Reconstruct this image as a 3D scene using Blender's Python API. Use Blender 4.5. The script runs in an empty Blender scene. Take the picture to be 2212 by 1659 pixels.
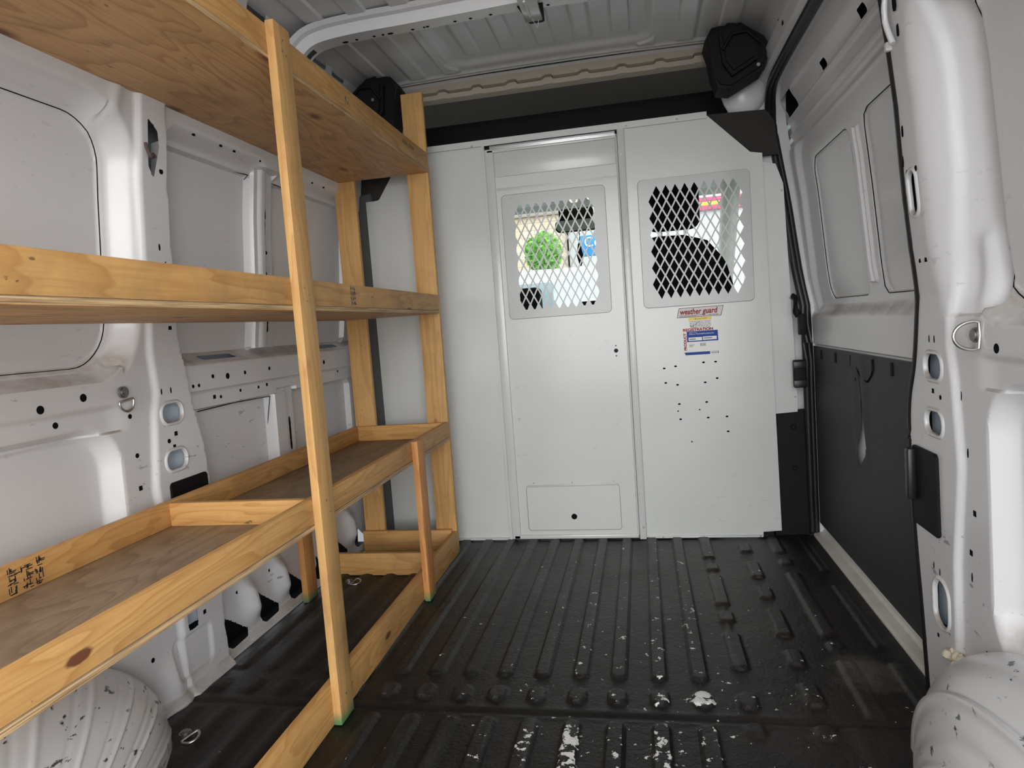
import bpy, bmesh, math, random
import numpy as np
from mathutils import Matrix, Vector, Euler
random.seed(7); np.random.seed(7)
S = bpy.context.scene; COL = S.collection

# ------------------------------------------------------------------ camera, world, exposure
CH = 0.90
yaw, pit, rol = 0.19396763, -0.08504749, -0.0727544
fw = Vector((-math.sin(yaw)*math.cos(pit), math.cos(yaw)*math.cos(pit), math.sin(pit)))
rt = Vector((math.cos(yaw), math.sin(yaw), 0)); up = rt.cross(fw)
r2 = rt*math.cos(rol)+up*math.sin(rol); u2 = -rt*math.sin(rol)+up*math.cos(rol)
cam = bpy.data.cameras.new('camera'); co = bpy.data.objects.new('camera', cam); COL.objects.link(co)
cam.sensor_width = 36.0; cam.sensor_fit = 'HORIZONTAL'; cam.lens = 36.0*1460.35/2212; cam.clip_start = 0.02; cam.clip_end = 300
m = Matrix((r2, u2, -fw)).transposed().to_4x4(); m.translation = Vector((0, 0, CH)); co.matrix_world = m
S.camera = co

w = bpy.data.worlds.new('overcast_sky'); S.world = w; w.use_nodes = True
wn = w.node_tree.nodes; wl = w.node_tree.links
bg = wn['Background']
sky = wn.new('ShaderNodeTexSky'); sky.sky_type = 'HOSEK_WILKIE'; sky.turbidity = 9.0; sky.ground_albedo = 0.4
sky.sun_direction = Vector((-0.25, -0.75, 0.6)).normalized()
mxw = wn.new('ShaderNodeMix'); mxw.data_type = 'RGBA'; mxw.inputs[0].default_value = 0.88
wl.new(sky.outputs[0], mxw.inputs[6]); mxw.inputs[7].default_value = (0.93, 0.97, 1.0, 1)
wl.new(mxw.outputs[2], bg.inputs[0]); bg.inputs[1].default_value = 3.4

def area(name, loc, rot, sx, sy, power, col=(1, 1, 1)):
    l = bpy.data.lights.new(name, 'AREA'); l.shape = 'RECTANGLE'; l.size = sx; l.size_y = sy; l.energy = power; l.color = col
    o = bpy.data.objects.new(name, l); COL.objects.link(o); o.location = loc; o.rotation_euler = rot; return o
# added fill lamp behind the camera, boosting daylight through the rear doors
area('rear_fill', (1.0, -3.4, 1.55), (math.radians(88), 0, math.radians(10)), 5.0, 3.0, 250, (1, 0.99, 0.97))

S.view_settings.view_transform = 'Standard'; S.view_settings.look = 'None'
S.view_settings.exposure = -0.06; S.view_settings.gamma = 1.0; S.view_settings.use_curve_mapping = False
S.cycles.use_denoising = True; S.cycles.max_bounces = 10; S.cycles.diffuse_bounces = 6
S.cycles.sample_clamp_indirect = 6.0

# ------------------------------------------------------------------ materials
def nt(name):
    m = bpy.data.materials.new(name); m.use_nodes = True
    return m, m.node_tree.nodes, m.node_tree.links, m.node_tree.nodes['Principled BSDF']
def N(ns, t, **kw):
    n = ns.new(t)
    for k, v in kw.items(): setattr(n, k, v)
    return n
def flat(name, col, rough=0.5, metal=0.0, coat=0.0, bump=0.0, bscale=200, spec=0.5):
    m, ns, ls, b = nt(name)
    b.inputs['Base Color'].default_value = (*col, 1); b.inputs['Roughness'].default_value = rough
    b.inputs['Metallic'].default_value = metal; b.inputs['Coat Weight'].default_value = coat
    b.inputs['Specular IOR Level'].default_value = spec
    tc = N(ns, 'ShaderNodeTexCoord'); nz = N(ns, 'ShaderNodeTexNoise'); nz.inputs['Scale'].default_value = bscale if bump else 14
    nz.inputs['Detail'].default_value = 4
    ls.new(tc.outputs['Object'], nz.inputs['Vector'])
    if bump:
        bp = N(ns, 'ShaderNodeBump'); bp.inputs['Strength'].default_value = bump; bp.inputs['Distance'].default_value = 0.002
        ls.new(nz.outputs['Fac'], bp.inputs['Height']); ls.new(bp.outputs[0], b.inputs['Normal'])
    mr = N(ns, 'ShaderNodeMapRange'); mr.inputs['To Min'].default_value = rough-0.05; mr.inputs['To Max'].default_value = min(1, rough+0.08)
    ls.new(nz.outputs['Fac'], mr.inputs['Value']); ls.new(mr.outputs[0], b.inputs['Roughness'])
    return m
def mixc(ns, ls, fac, a, bcol, blend='MIX'):
    x = N(ns, 'ShaderNodeMix', data_type='RGBA', blend_type=blend)
    if hasattr(fac, 'is_output'): ls.new(fac, x.inputs[0])
    else: x.inputs[0].default_value = fac
    for i, v in ((6, a), (7, bcol)):
        if hasattr(v, 'is_output'): ls.new(v, x.inputs[i])
        else: x.inputs[i].default_value = (*v, 1)
    return x.outputs[2]
def ramp(ns, ls, src, lo, hi):
    r = N(ns, 'ShaderNodeMapRange'); r.clamp = True
    r.inputs['From Min'].default_value = lo; r.inputs['From Max'].default_value = hi
    ls.new(src, r.inputs['Value']); return r.outputs[0]
def noise(ns, ls, vec, scale, detail=3, rough=0.5, dist=0.0):
    n = N(ns, 'ShaderNodeTexNoise'); n.inputs['Scale'].default_value = scale; n.inputs['Detail'].default_value = detail
    n.inputs['Roughness'].default_value = rough; n.inputs['Distortion'].default_value = dist; ls.new(vec, n.inputs['Vector']); return n.outputs['Fac']
def mapping(ns, ls, src, sc, rot=(0, 0, 0), loc=(0, 0, 0)):
    mp = N(ns, 'ShaderNodeMapping'); mp.inputs['Scale'].default_value = sc; mp.inputs['Rotation'].default_value = rot; mp.inputs['Location'].default_value = loc
    ls.new(src, mp.inputs['Vector']); return mp.outputs[0]
def math_(ns, ls, op, a, b=None):
    x = N(ns, 'ShaderNodeMath', operation=op)
    for i, v in ((0, a), (1, b)):
        if v is None: continue
        if hasattr(v, 'is_output'): ls.new(v, x.inputs[i])
        else: x.inputs[i].default_value = v
    return x.outputs[0]

def paint(name, col, scuff=0.6, rough=0.32, dust=0.85):
    """semi-gloss white body paint with black scuffs and brown dust lying on the ledges"""
    m, ns, ls, b = nt(name)
    tc = N(ns, 'ShaderNodeTexCoord').outputs['Object']; geo = N(ns, 'ShaderNodeNewGeometry')
    big = noise(ns, ls, tc, 3.0, 4)
    c = mixc(ns, ls, ramp(ns, ls, big, 0.35, 0.75), col, tuple(v*0.94 for v in col))
    # scuffs: short streaks in scattered patches
    st = noise(ns, ls, mapping(ns, ls, tc, (30, 22, 70), (0.35, 0, 0.2)), 1.0, 5, 0.6)
    pt = noise(ns, ls, tc, 4.0, 2)
    k = math_(ns, ls, 'MULTIPLY', ramp(ns, ls, st, 0.635 if scuff < 1 else 0.622, 0.665 if scuff < 1 else 0.652), ramp(ns, ls, pt, 0.50 if scuff < 1 else 0.44, 0.58 if scuff < 1 else 0.5))
    pz = N(ns, 'ShaderNodeSeparateXYZ'); ls.new(geo.outputs['Position'], pz.inputs[0])
    k = math_(ns, ls, 'MULTIPLY', math_(ns, ls, 'MULTIPLY', k, scuff), math_(ns, ls, 'SUBTRACT', 1.0, math_(ns, ls, 'MULTIPLY', ramp(ns, ls, pz.outputs['Z'], 0.6, 1.0), 0.75)))
    c = mixc(ns, ls, k, c, (0.07, 0.07, 0.075))
    sp = N(ns, 'ShaderNodeSeparateXYZ'); ls.new(geo.outputs['Normal'], sp.inputs[0])
    upf = ramp(ns, ls, sp.outputs['Z'], 0.20, 0.48)
    dn = ramp(ns, ls, noise(ns, ls, mapping(ns, ls, tc, (6, 6, 6)), 1.0, 6, 0.7), 0.3, 0.7)
    k2 = math_(ns, ls, 'MULTIPLY', math_(ns, ls, 'MULTIPLY', upf, dn), dust)
    c = mixc(ns, ls, k2, c, (0.26, 0.19, 0.12))
    ls.new(c, b.inputs['Base Color'])
    b.inputs['Roughness'].default_value = rough; b.inputs['Coat Weight'].default_value = 0.25; b.inputs['Coat Roughness'].default_value = 0.12
    bp = N(ns, 'ShaderNodeBump'); bp.inputs['Strength'].default_value = 0.06; bp.inputs['Distance'].default_value = 0.002
    ls.new(noise(ns, ls, tc, 160, 2), bp.inputs['Height']); ls.new(bp.outputs[0], b.inputs['Normal'])
    return m
WHITE = paint('white_body_paint', (0.70, 0.70, 0.715))
ROOFM = paint('roof_body_paint', (0.66, 0.66, 0.66), 0.5, 0.4, 0)
ARCHM = paint('scuffed_white_paint', (0.72, 0.72, 0.73), 1.0, 0.3, 0.0)
PART = paint('grey_white_powder_coat', (0.61, 0.63, 0.615), 0.12, 0.28, 0)
PARTS = paint('screen_powder_coat', (0.50, 0.52, 0.51), 0.1, 0.35, 0)
BLACKP = flat('black_textured_plastic', (0.005, 0.005, 0.0055), 0.6, bump=0.3, bscale=300, spec=0.22)
LINING = flat('dark_grey_fibre_board', (0.030, 0.031, 0.033), 0.6, bump=0.15, bscale=60)
FELT = flat('black_speckled_felt', (0.035, 0.032, 0.030), 0.95, bump=0.8, bscale=120)
RUBBER = flat('black_rubber', (0.010, 0.010, 0.011), 0.38)
DARK = flat('dark_cavity', (0.006, 0.006, 0.007), 0.9, spec=0.1)  # near-black; also stands in for the shade in panel gaps
HEADL = flat('dark_headliner_fabric', (0.20, 0.18, 0.165), 0.95, bump=0.2, bscale=300, spec=0.1)
CREAM = flat('beige_foam_seal', (0.38, 0.34, 0.28), 0.8, bump=0.25, bscale=60)
STEEL = flat('zinc_plated_steel', (0.62, 0.62, 0.60), 0.28, metal=1.0)
DULL = flat('dull_steel', (0.30, 0.29, 0.28), 0.45, metal=1.0)
GALV = flat('bright_aluminium_track', (0.78, 0.80, 0.80), 0.35, metal=0.9)
SEATM = flat('black_seat_fabric', (0.008, 0.008, 0.008), 0.9, bump=0.2, spec=0.15)
GREYT = flat('grey_cab_trim', (0.62, 0.63, 0.58), 0.7)
DASHM = flat('dashboard_plastic', (0.35, 0.37, 0.38), 0.5)

def floor_mat():
    m, ns, ls, b = nt('chipped_black_floor_paint')
    tc = N(ns, 'ShaderNodeTexCoord').outputs['Object']
    sp = N(ns, 'ShaderNodeSeparateXYZ'); ls.new(tc, sp.inputs[0])
    big = noise(ns, ls, tc, 4, 4, 0.6)
    c = mixc(ns, ls, ramp(ns, ls, big, 0.3, 0.75), (0.0035, 0.0034, 0.0033), (0.013, 0.0122, 0.0116))
    br = noise(ns, ls, mapping(ns, ls, tc, (1.5, 1.5, 1.5), loc=(3, 1, 0)), 1, 4)
    c = mixc(ns, ls, math_(ns, ls, 'MULTIPLY', ramp(ns, ls, br, 0.5, 0.75), 0.6), c, (0.034, 0.022, 0.017))
    # worn grey streaks along the ribs
    wr = noise(ns, ls, mapping(ns, ls, tc, (30, 3, 1)), 1, 4, 0.6)
    k = math_(ns, ls, 'MULTIPLY', ramp(ns, ls, wr, 0.5, 0.8), ramp(ns, ls, sp.outputs['Z'], 0.001, 0.007))
    c = mixc(ns, ls, math_(ns, ls, 'MULTIPLY', k, 0.7), c, (0.06, 0.06, 0.06))
    # chips down to white primer, on the high spots and thickest near the rear doors
    ch = noise(ns, ls, tc, 46, 5, 0.62)
    ch2 = noise(ns, ls, tc, 7, 2, 0.5)
    near = math_(ns, ls, 'MULTIPLY', ramp(ns, ls, math_(ns, ls, 'MULTIPLY', sp.outputs['Y'], -1), -2.3, -1.5), 0.045)
    rise = math_(ns, ls, 'MULTIPLY', ramp(ns, ls, sp.outputs['Z'], 0.002, 0.008), 0.055)
    mid = math_(ns, ls, 'SUBTRACT', math_(ns, ls, 'ADD', near, rise), math_(ns, ls, 'MULTIPLY', math_(ns, ls, 'ABSOLUTE', math_(ns, ls, 'SUBTRACT', sp.outputs['X'], 0.02)), 0.09))
    v = math_(ns, ls, 'ADD', math_(ns, ls, 'ADD', ch, mid), math_(ns, ls, 'MULTIPLY', ch2, 0.16))
    for px_, py_, sx_, sy_, amp in ((-.20, 1.33, 1, .35, .14), (.094, 1.555, 1, 1, .26), (-.005, 1.33, 1, .35, .07), (-.30, 1.33, 1, .4, .08), (-.104, 1.555, 1, 1, .07)):
        dq = N(ns, 'ShaderNodeVectorMath', operation='DISTANCE'); ls.new(mapping(ns, ls, tc, (sx_, sy_, 0)), dq.inputs[0]); dq.inputs[1].default_value = (px_*sx_, py_*sy_, 0)
        v = math_(ns, ls, 'ADD', v, math_(ns, ls, 'MULTIPLY', math_(ns, ls, 'SUBTRACT', 1.0, ramp(ns, ls, dq.outputs['Value'], .012, .042)), amp))
    chip = ramp(ns, ls, v, 0.780, 0.788)
    c = mixc(ns, ls, chip, c, (0.72, 0.72, 0.70))
    # brown grit by the right wheel arch
    du = N(ns, 'ShaderNodeVectorMath', operation='DISTANCE'); ls.new(mapping(ns, ls, tc, (1, 0.8, 1)), du.inputs[0]); du.inputs[1].default_value = (0.49, 1.36, 0)
    dd = math_(ns, ls, 'ADD', du.outputs['Value'], math_(ns, ls, 'MULTIPLY', noise(ns, ls, tc, 14, 4, 0.7), 0.22))
    grit = math_(ns, ls, 'MULTIPLY', ramp(ns, ls, math_(ns, ls, 'MULTIPLY', dd, -1), -0.20, -0.12), 0.8)
    c = mixc(ns, ls, grit, c, (0.10, 0.088, 0.078))
    ls.new(c, b.inputs['Base Color'])
    rr = N(ns, 'ShaderNodeMapRange'); rr.inputs['To Min'].default_value = 0.28; rr.inputs['To Max'].default_value = 0.52
    ls.new(big, rr.inputs['Value']); ls.new(rr.outputs[0], b.inputs['Roughness']); b.inputs['Specular IOR Level'].default_value = 0.40
    bp = N(ns, 'ShaderNodeBump'); bp.inputs['Strength'].default_value = 0.6; bp.inputs['Distance'].default_value = 0.004
    hh = math_(ns, ls, 'ADD', math_(ns, ls, 'ADD', noise(ns, ls, tc, 110, 4, 0.7), math_(ns, ls, 'MULTIPLY', noise(ns, ls, tc, 22, 3, 0.6), 1.2)), math_(ns, ls, 'MULTIPLY', chip, -0.3))
    ls.new(hh, bp.inputs['Height']); ls.new(bp.outputs[0], b.inputs['Normal'])
    return m
FLOORM = floor_mat()

def wood(name, light, dark, ring=9.0, dirt=0.25, knots=1.0, sc=(0.45, 5.0, 5.0), green=False):
    m, ns, ls, b = nt(name)
    tc = N(ns, 'ShaderNodeTexCoord').outputs['Object']; oi = N(ns, 'ShaderNodeObjectInfo')
    off = N(ns, 'ShaderNodeVectorMath', operation='MULTIPLY_ADD')
    cb = N(ns, 'ShaderNodeCombineXYZ')
    for i in range(3): ls.new(math_(ns, ls, 'MULTIPLY', oi.outputs['Random'], (7.3, 3.1, 5.7)[i]), cb.inputs[i])
    ls.new(tc, off.inputs[0]); off.inputs[1].default_value = (1, 1, 1); ls.new(cb.outputs[0], off.inputs[2])
    v = off.outputs[0]
    # knots pull the grain round themselves
    vo = N(ns, 'ShaderNodeTexVoronoi'); vo.feature = 'F1'; vo.inputs['Scale'].default_value = 1.0
    if 'plywood' in name: vo.voronoi_dimensions = '2D'
    ls.new(mapping(ns, ls, v, (2.6, 7.0, 7.0) if 'plywood' not in name else (2.0, 4.6, 0.02)), vo.inputs['Vector'])
    kd = vo.outputs['Distance']
    warp = math_(ns, ls, 'MULTIPLY', math_(ns, ls, 'SUBTRACT', 1.0, ramp(ns, ls, kd, 0.0, 0.42)), 0.55*knots)
    n1 = noise(ns, ls, mapping(ns, ls, v, sc), 1.6, 3, 0.5, 0.3)
    g = math_(ns, ls, 'ADD', math_(ns, ls, 'MULTIPLY', n1, ring), math_(ns, ls, 'MULTIPLY', warp, 2.2))
    fr = math_(ns, ls, 'FRACT', g)
    tri = math_(ns, ls, 'MULTIPLY', math_(ns, ls, 'POWER', fr, 3.0), math_(ns, ls, 'SUBTRACT', 1.0, ramp(ns, ls, fr, 0.93, 1.0)))
    fine = noise(ns, ls, mapping(ns, ls, v, (6, 160, 160)), 1, 3, 0.6)
    c = mixc(ns, ls, math_(ns, ls, 'MULTIPLY', tri, 0.75), light, dark)
    c = mixc(ns, ls, math_(ns, ls, 'MULTIPLY', ramp(ns, ls, fine, 0.4, 0.75), 0.45), c, dark)
    blot = noise(ns, ls, v, 5.5, 5, 0.65)
    c = mixc(ns, ls, math_(ns, ls, 'MULTIPLY', ramp(ns, ls, blot, 0.5, 0.72), dirt), c, (0.17, 0.12, 0.075))
    nick = noise(ns, ls, mapping(ns, ls, v, (22, 60, 60)), 1, 4, 0.6)
    c = mixc(ns, ls, math_(ns, ls, 'MULTIPLY', ramp(ns, ls, nick, 0.69, 0.73), min(1, 0.35+dirt)), c, (0.06, 0.035, 0.02))
    kc = math_(ns, ls, 'MULTIPLY', math_(ns, ls, 'SUBTRACT', 1.0, ramp(ns, ls, math_(ns, ls, 'ADD', kd, math_(ns, ls, 'MULTIPLY', noise(ns, ls, v, 60, 2), 0.03)), 0.065 if 'plywood' not in name else 0.035, 0.085 if 'plywood' not in name else 0.10)), knots)
    c = mixc(ns, ls, kc, c, (0.16, 0.06, 0.028))
    if green:
        ge = N(ns, 'ShaderNodeNewGeometry'); sz = N(ns, 'ShaderNodeSeparateXYZ'); ls.new(ge.outputs['Position'], sz.inputs[0])
        gz = math_(ns, ls, 'ADD', sz.outputs['Z'], math_(ns, ls, 'MULTIPLY', noise(ns, ls, v, 30, 3), 0.03))
        c = mixc(ns, ls, math_(ns, ls, 'MULTIPLY', math_(ns, ls, 'SUBTRACT', 1.0, ramp(ns, ls, gz, 0.02, 0.05)), 0.9), c, (0.06, 0.22, 0.09))
    ls.new(c, b.inputs['Base Color']); b.inputs['Roughness'].default_value = 0.55; b.inputs['Specular IOR Level'].default_value = 0.3
    bp = N(ns, 'ShaderNodeBump'); bp.inputs['Strength'].default_value = 0.25; bp.inputs['Distance'].default_value = 0.001
    ls.new(fine, bp.inputs['Height']); ls.new(bp.outputs[0], b.inputs['Normal'])
    return m
LUMBER = wood('pine_lumber', (0.66, 0.375, 0.135), (0.44, 0.20, 0.055), 16, 0.35)
LUMBER2 = wood('pine_post_lumber', (0.64, 0.38, 0.145), (0.46, 0.24, 0.075), 11, 0.32, 0.4, green=True)
ORANGE = wood('reddish_pine_leg', (0.60, 0.29, 0.095), (0.40, 0.15, 0.045), 10, 0.25, 0.3, green=True)
PLYU = wood('plywood_face', (0.70, 0.425, 0.195), (0.40, 0.20, 0.08), 17, 0.3, 0.9, sc=(0.6, 2.6, 2.6))
PLYTOP = wood('worn_plywood_face', (0.33, 0.235, 0.15), (0.18, 0.115, 0.07), 14, 0.8, 0.4, sc=(0.55, 3.2, 3.2))

def ply_edge():
    m, ns, ls, b = nt('ply_layers'); tc = N(ns, 'ShaderNodeTexCoord').outputs['Object']
    n1 = noise(ns, ls, mapping(ns, ls, tc, (5, 5, 420)), 1, 3, .6)
    c = mixc(ns, ls, ramp(ns, ls, n1, .42, .62), (.66, .46, .24), (.26, .15, .07)); ls.new(c, b.inputs['Base Color']); b.inputs['Roughness'].default_value = .7; return m
PLYE = ply_edge()

# ------------------------------------------------------------------ object helpers
WM = {}
def link(name, me, mat, parent=None, M=None, loc=None):
    o = bpy.data.objects.new(name, me); COL.objects.link(o)
    if me is not None and mat is not None:
        for mm in (mat if isinstance(mat, (list, tuple)) else [mat]): me.materials.append(mm)
    M = M.copy() if M is not None else Matrix.Identity(4)
    if loc is not None: M = Matrix.Translation(loc) @ M
    WM[o.name] = M
    if parent is not None:
        o.parent = parent; o.matrix_parent_inverse = WM[parent.name].inverted()
    o.matrix_basis = M
    return o
def tag(o, label=None, cat=None, group=None, kind=None):
    if label: o['label'] = label
    if cat: o['category'] = cat
    if group: o['group'] = group
    if kind: o['kind'] = kind
    return o
def empty(name, loc=(0, 0, 0), M=None):
    o = link(name, None, None, None, M, loc); o.empty_display_size = 0.05; return o
def bm_done(bm, smooth=None):
    me = bpy.data.meshes.new('mesh'); bmesh.ops.recalc_face_normals(bm, faces=bm.faces); bm.to_mesh(me); bm.free()
    if smooth is not None:
        for p in me.polygons: p.use_smooth = True
        me.set_sharp_from_angle(angle=math.radians(smooth))
    return me
def add_box(bm, lo, hi, bev=0.0, seg=2, M=None):
    vs = [bm.verts.new((x, y, z)) for x in (lo[0], hi[0]) for y in (lo[1], hi[1]) for z in (lo[2], hi[2])]
    fs = [bm.faces.new([vs[i] for i in q]) for q in ((0, 1, 3, 2), (4, 6, 7, 5), (0, 4, 5, 1), (2, 3, 7, 6), (0, 2, 6, 4), (1, 5, 7, 3))]
    g = vs
    if bev > 0:
        es = list({e for f in fs for e in f.edges})
        r = bmesh.ops.bevel(bm, geom=es, offset=bev, segments=seg, affect='EDGES', profile=0.5)
        g = list({v for f in r['faces'] for v in f.verts} | {v for v in vs if v.is_valid})
    if M is not None: bmesh.ops.transform(bm, matrix=M, verts=g)
    return g
def box(name, lo, hi, mat, parent=None, bev=0.001, loc=None):
    bm = bmesh.new(); c = [(a+b)/2 for a, b in zip(lo, hi)]
    add_box(bm, [a-b for a, b in zip(lo, c)], [a-b for a, b in zip(hi, c)], bev)
    return link(name, bm_done(bm, 40 if bev else None), mat, parent, Matrix.Translation(c))
def add_prism(bm, pts, d0, d1, fn, bev=0.0):
    """extrude a 2-D outline; fn(u,v,d)->xyz"""
    a = [bm.verts.new(fn(u, v, d0)) for u, v in pts]; b_ = [bm.verts.new(fn(u, v, d1)) for u, v in pts]
    n = len(pts); f1 = bm.faces.new(a); f2 = bm.faces.new(b_[::-1])
    fs = [f1, f2]+[bm.faces.new((a[i], b_[i], b_[(i+1) % n], a[(i+1) % n])) for i in range(n)]
    if bev > 0:
        bmesh.ops.bevel(bm, geom=list(f1.edges)+list(f2.edges), offset=bev, segments=2, affect='EDGES')
def prism(name, pts, d0, d1, fn, mat, parent=None, bev=0.0, smooth=35):
    bm = bmesh.new(); add_prism(bm, pts, d0, d1, fn, bev); return link(name, bm_done(bm, smooth), mat, parent)
XZ = lambda u, v, d: (u, d, v)
def rrect(u0, u1, v0, v1, r, n=6):
    o = []
    for cx, cy, a0 in ((u1-r, v1-r, 0), (u0+r, v1-r, 90), (u0+r, v0+r, 180), (u1-r, v0+r, 270)):
        for k in range(n+1):
            a = math.radians(a0+90*k/n); o.append((cx+r*math.cos(a), cy+r*math.sin(a)))
    return o
def circ(cu, cv, ru, rv=None, n=20):
    rv = rv or ru; return [(cu+ru*math.cos(2*math.pi*k/n), cv+rv*math.sin(2*math.pi*k/n)) for k in range(n)]
def tube(bm, pts, r, n=10, closed=False, flat_=(1, 1), updir=Vector((0, 0, 1))):
    pts = [Vector(p) for p in pts]; L = len(pts); rings = []
    for i, p in enumerate(pts):
        if closed: t = pts[(i+1) % L]-pts[i-1]
        else: t = pts[min(i+1, L-1)]-pts[max(i-1, 0)]
        t.normalize(); a = t.cross(updir)
        if a.length < 1e-3: a = t.cross(Vector((1, 0, 0)))
        a.normalize(); b_ = t.cross(a).normalized()
        rr = r[i] if isinstance(r, (list, tuple)) else r
        rings.append([bm.verts.new(p+a*rr*flat_[0]*math.cos(2*math.pi*k/n)+b_*rr*flat_[1]*math.sin(2*math.pi*k/n)) for k in range(n)])
    for i in range(L if closed else L-1):
        A, B = rings[i], rings[(i+1) % L]
        for k in range(n): bm.faces.new((A[k], A[(k+1) % n], B[(k+1) % n], B[k]))
    if not closed:
        bm.faces.new(rings[0][::-1]); bm.faces.new(rings[-1])
def smooth_path(pts, k=6):
    P = [Vector(p) for p in pts]; out = []
    for i in range(len(P)-1):
        a, b_, c, d = P[max(i-1, 0)], P[i], P[i+1], P[min(i+2, len(P)-1)]
        for j in range(k):
            t = j/k
            out.append(0.5*((2*b_)+(c-a)*t+(2*a-5*b_+4*c-d)*t*t+(3*b_-a-3*c+d)*t**3))
    out.append(P[-1]); return out

# ------------------------------------------------------------------ pressed-sheet generator (numpy)
def ss(a, b, x): t = np.clip((x-a)/(b-a), 0, 1); return t*t*(3-2*t)
def rb(u, v, u0, u1, v0, v1, r):
    qx = np.abs(u-(u0+u1)/2)-(u1-u0)/2+r; qy = np.abs(v-(v0+v1)/2)-(v1-v0)/2+r
    return np.hypot(np.maximum(qx, 0), np.maximum(qy, 0))+np.minimum(np.maximum(qx, qy), 0)-r
def gs(x, s): return np.exp(-(x/s)**2)
def poly_sdf(u, v, pts, r=0.0):
    d = np.full(np.shape(u), 1e9); s = np.ones(np.shape(u)); n = len(pts)
    for i in range(n):
        ax, ay = pts[i]; bx, by = pts[i-1]
        ex, ey = bx-ax, by-ay; wx, wy = u-ax, v-ay
        t = np.clip((wx*ex+wy*ey)/(ex*ex+ey*ey), 0, 1); d = np.minimum(d, (wx-ex*t)**2+(wy-ey*t)**2)
        c1 = v >= ay; c2 = v < by; c3 = ex*wy > ey*wx
        s = np.where((c1 & c2 & c3) | (~c1 & ~c2 & ~c3), -s, s)
    return s*np.sqrt(d)-r
def sheet(name, us, vs, P, holes, mat, parent=None, flip=False, keep=None):
    U, V = np.meshgrid(us, vs, indexing='ij'); U = U.copy(); V = V.copy()
    cu = np.gradient(us)[:, None]*np.ones_like(V); cv = np.gradient(vs)[None, :]*np.ones_like(U)
    for h in holes:
        d = h(U, V); e = 1e-4
        gx = (h(U+e, V)-d)/e; gy = (h(U, V+e)-d)/e; g = np.maximum(np.hypot(gx, gy), 1e-3)
        msk = np.abs(d) < 0.62*np.minimum(cu, cv)
        U = np.where(msk, U-d*gx/g, U); V = np.where(msk, V-d*gy/g, V)
    X, Y, Z = P(U, V)
    X = X+0*U; Y = Y+0*U; Z = Z+0*U
    nu, nv = U.shape
    idx = np.arange(nu*nv).reshape(nu, nv)
    q = np.stack([idx[:-1, :-1], idx[1:, :-1], idx[1:, 1:], idx[:-1, 1:]], -1)
    cU = (U[:-1, :-1]+U[1:, 1:])/2; cV = (V[:-1, :-1]+V[1:, 1:])/2
    cU2 = (U[:-1, :-1]+U[1:, :-1]+U[1:, 1:]+U[:-1, 1:])/4; cV2 = (V[:-1, :-1]+V[1:, :-1]+V[1:, 1:]+V[:-1, 1:])/4
    ok = np.ones(cU.shape, bool)
    for h in holes: ok &= h(cU2, cV2) > 0
    if keep is not None: ok &= keep(cU2, cV2)
    q = q[ok].reshape(-1, 4)
    if flip: q = q[:, ::-1]
    used = np.unique(q); remap = -np.ones(nu*nv, int); remap[used] = np.arange(len(used))
    co_ = np.stack([X.ravel(), Y.ravel(), Z.ravel()], -1)[used]; q = remap[q]
    me = bpy.data.meshes.new(name)
    me.vertices.add(len(co_)); me.vertices.foreach_set('co', co_.ravel())
    me.loops.add(q.size); me.loops.foreach_set('vertex_index', q.ravel())
    me.polygons.add(len(q)); me.polygons.foreach_set('loop_start', np.arange(len(q))*4); me.polygons.foreach_set('loop_total', np.full(len(q), 4))
    me.update(calc_edges=True); me.validate()
    me.polygons.foreach_set('use_smooth', np.ones(len(q), bool)); me.set_sharp_from_angle(angle=math.radians(38))
    return link(name, me, mat, parent)
def spaced(*seg):
    out = []
    for a, b_, st in seg: out.append(np.linspace(a, b_, max(2, int(round((b_-a)/st))+1))[:-1])
    out.append(np.array([seg[-1][1]])); return np.concatenate(out)

CX = -0.30
PZ = [-0.1, 0, .9, 1.0, 1.3, 1.65, 1.8, 1.9]; PW = [.925, .92, .905, .89, .865, .82, .79, .76]
Wd = lambda z: np.interp(z, PZ, PW)
PT = 2.738     # partition plane

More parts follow.
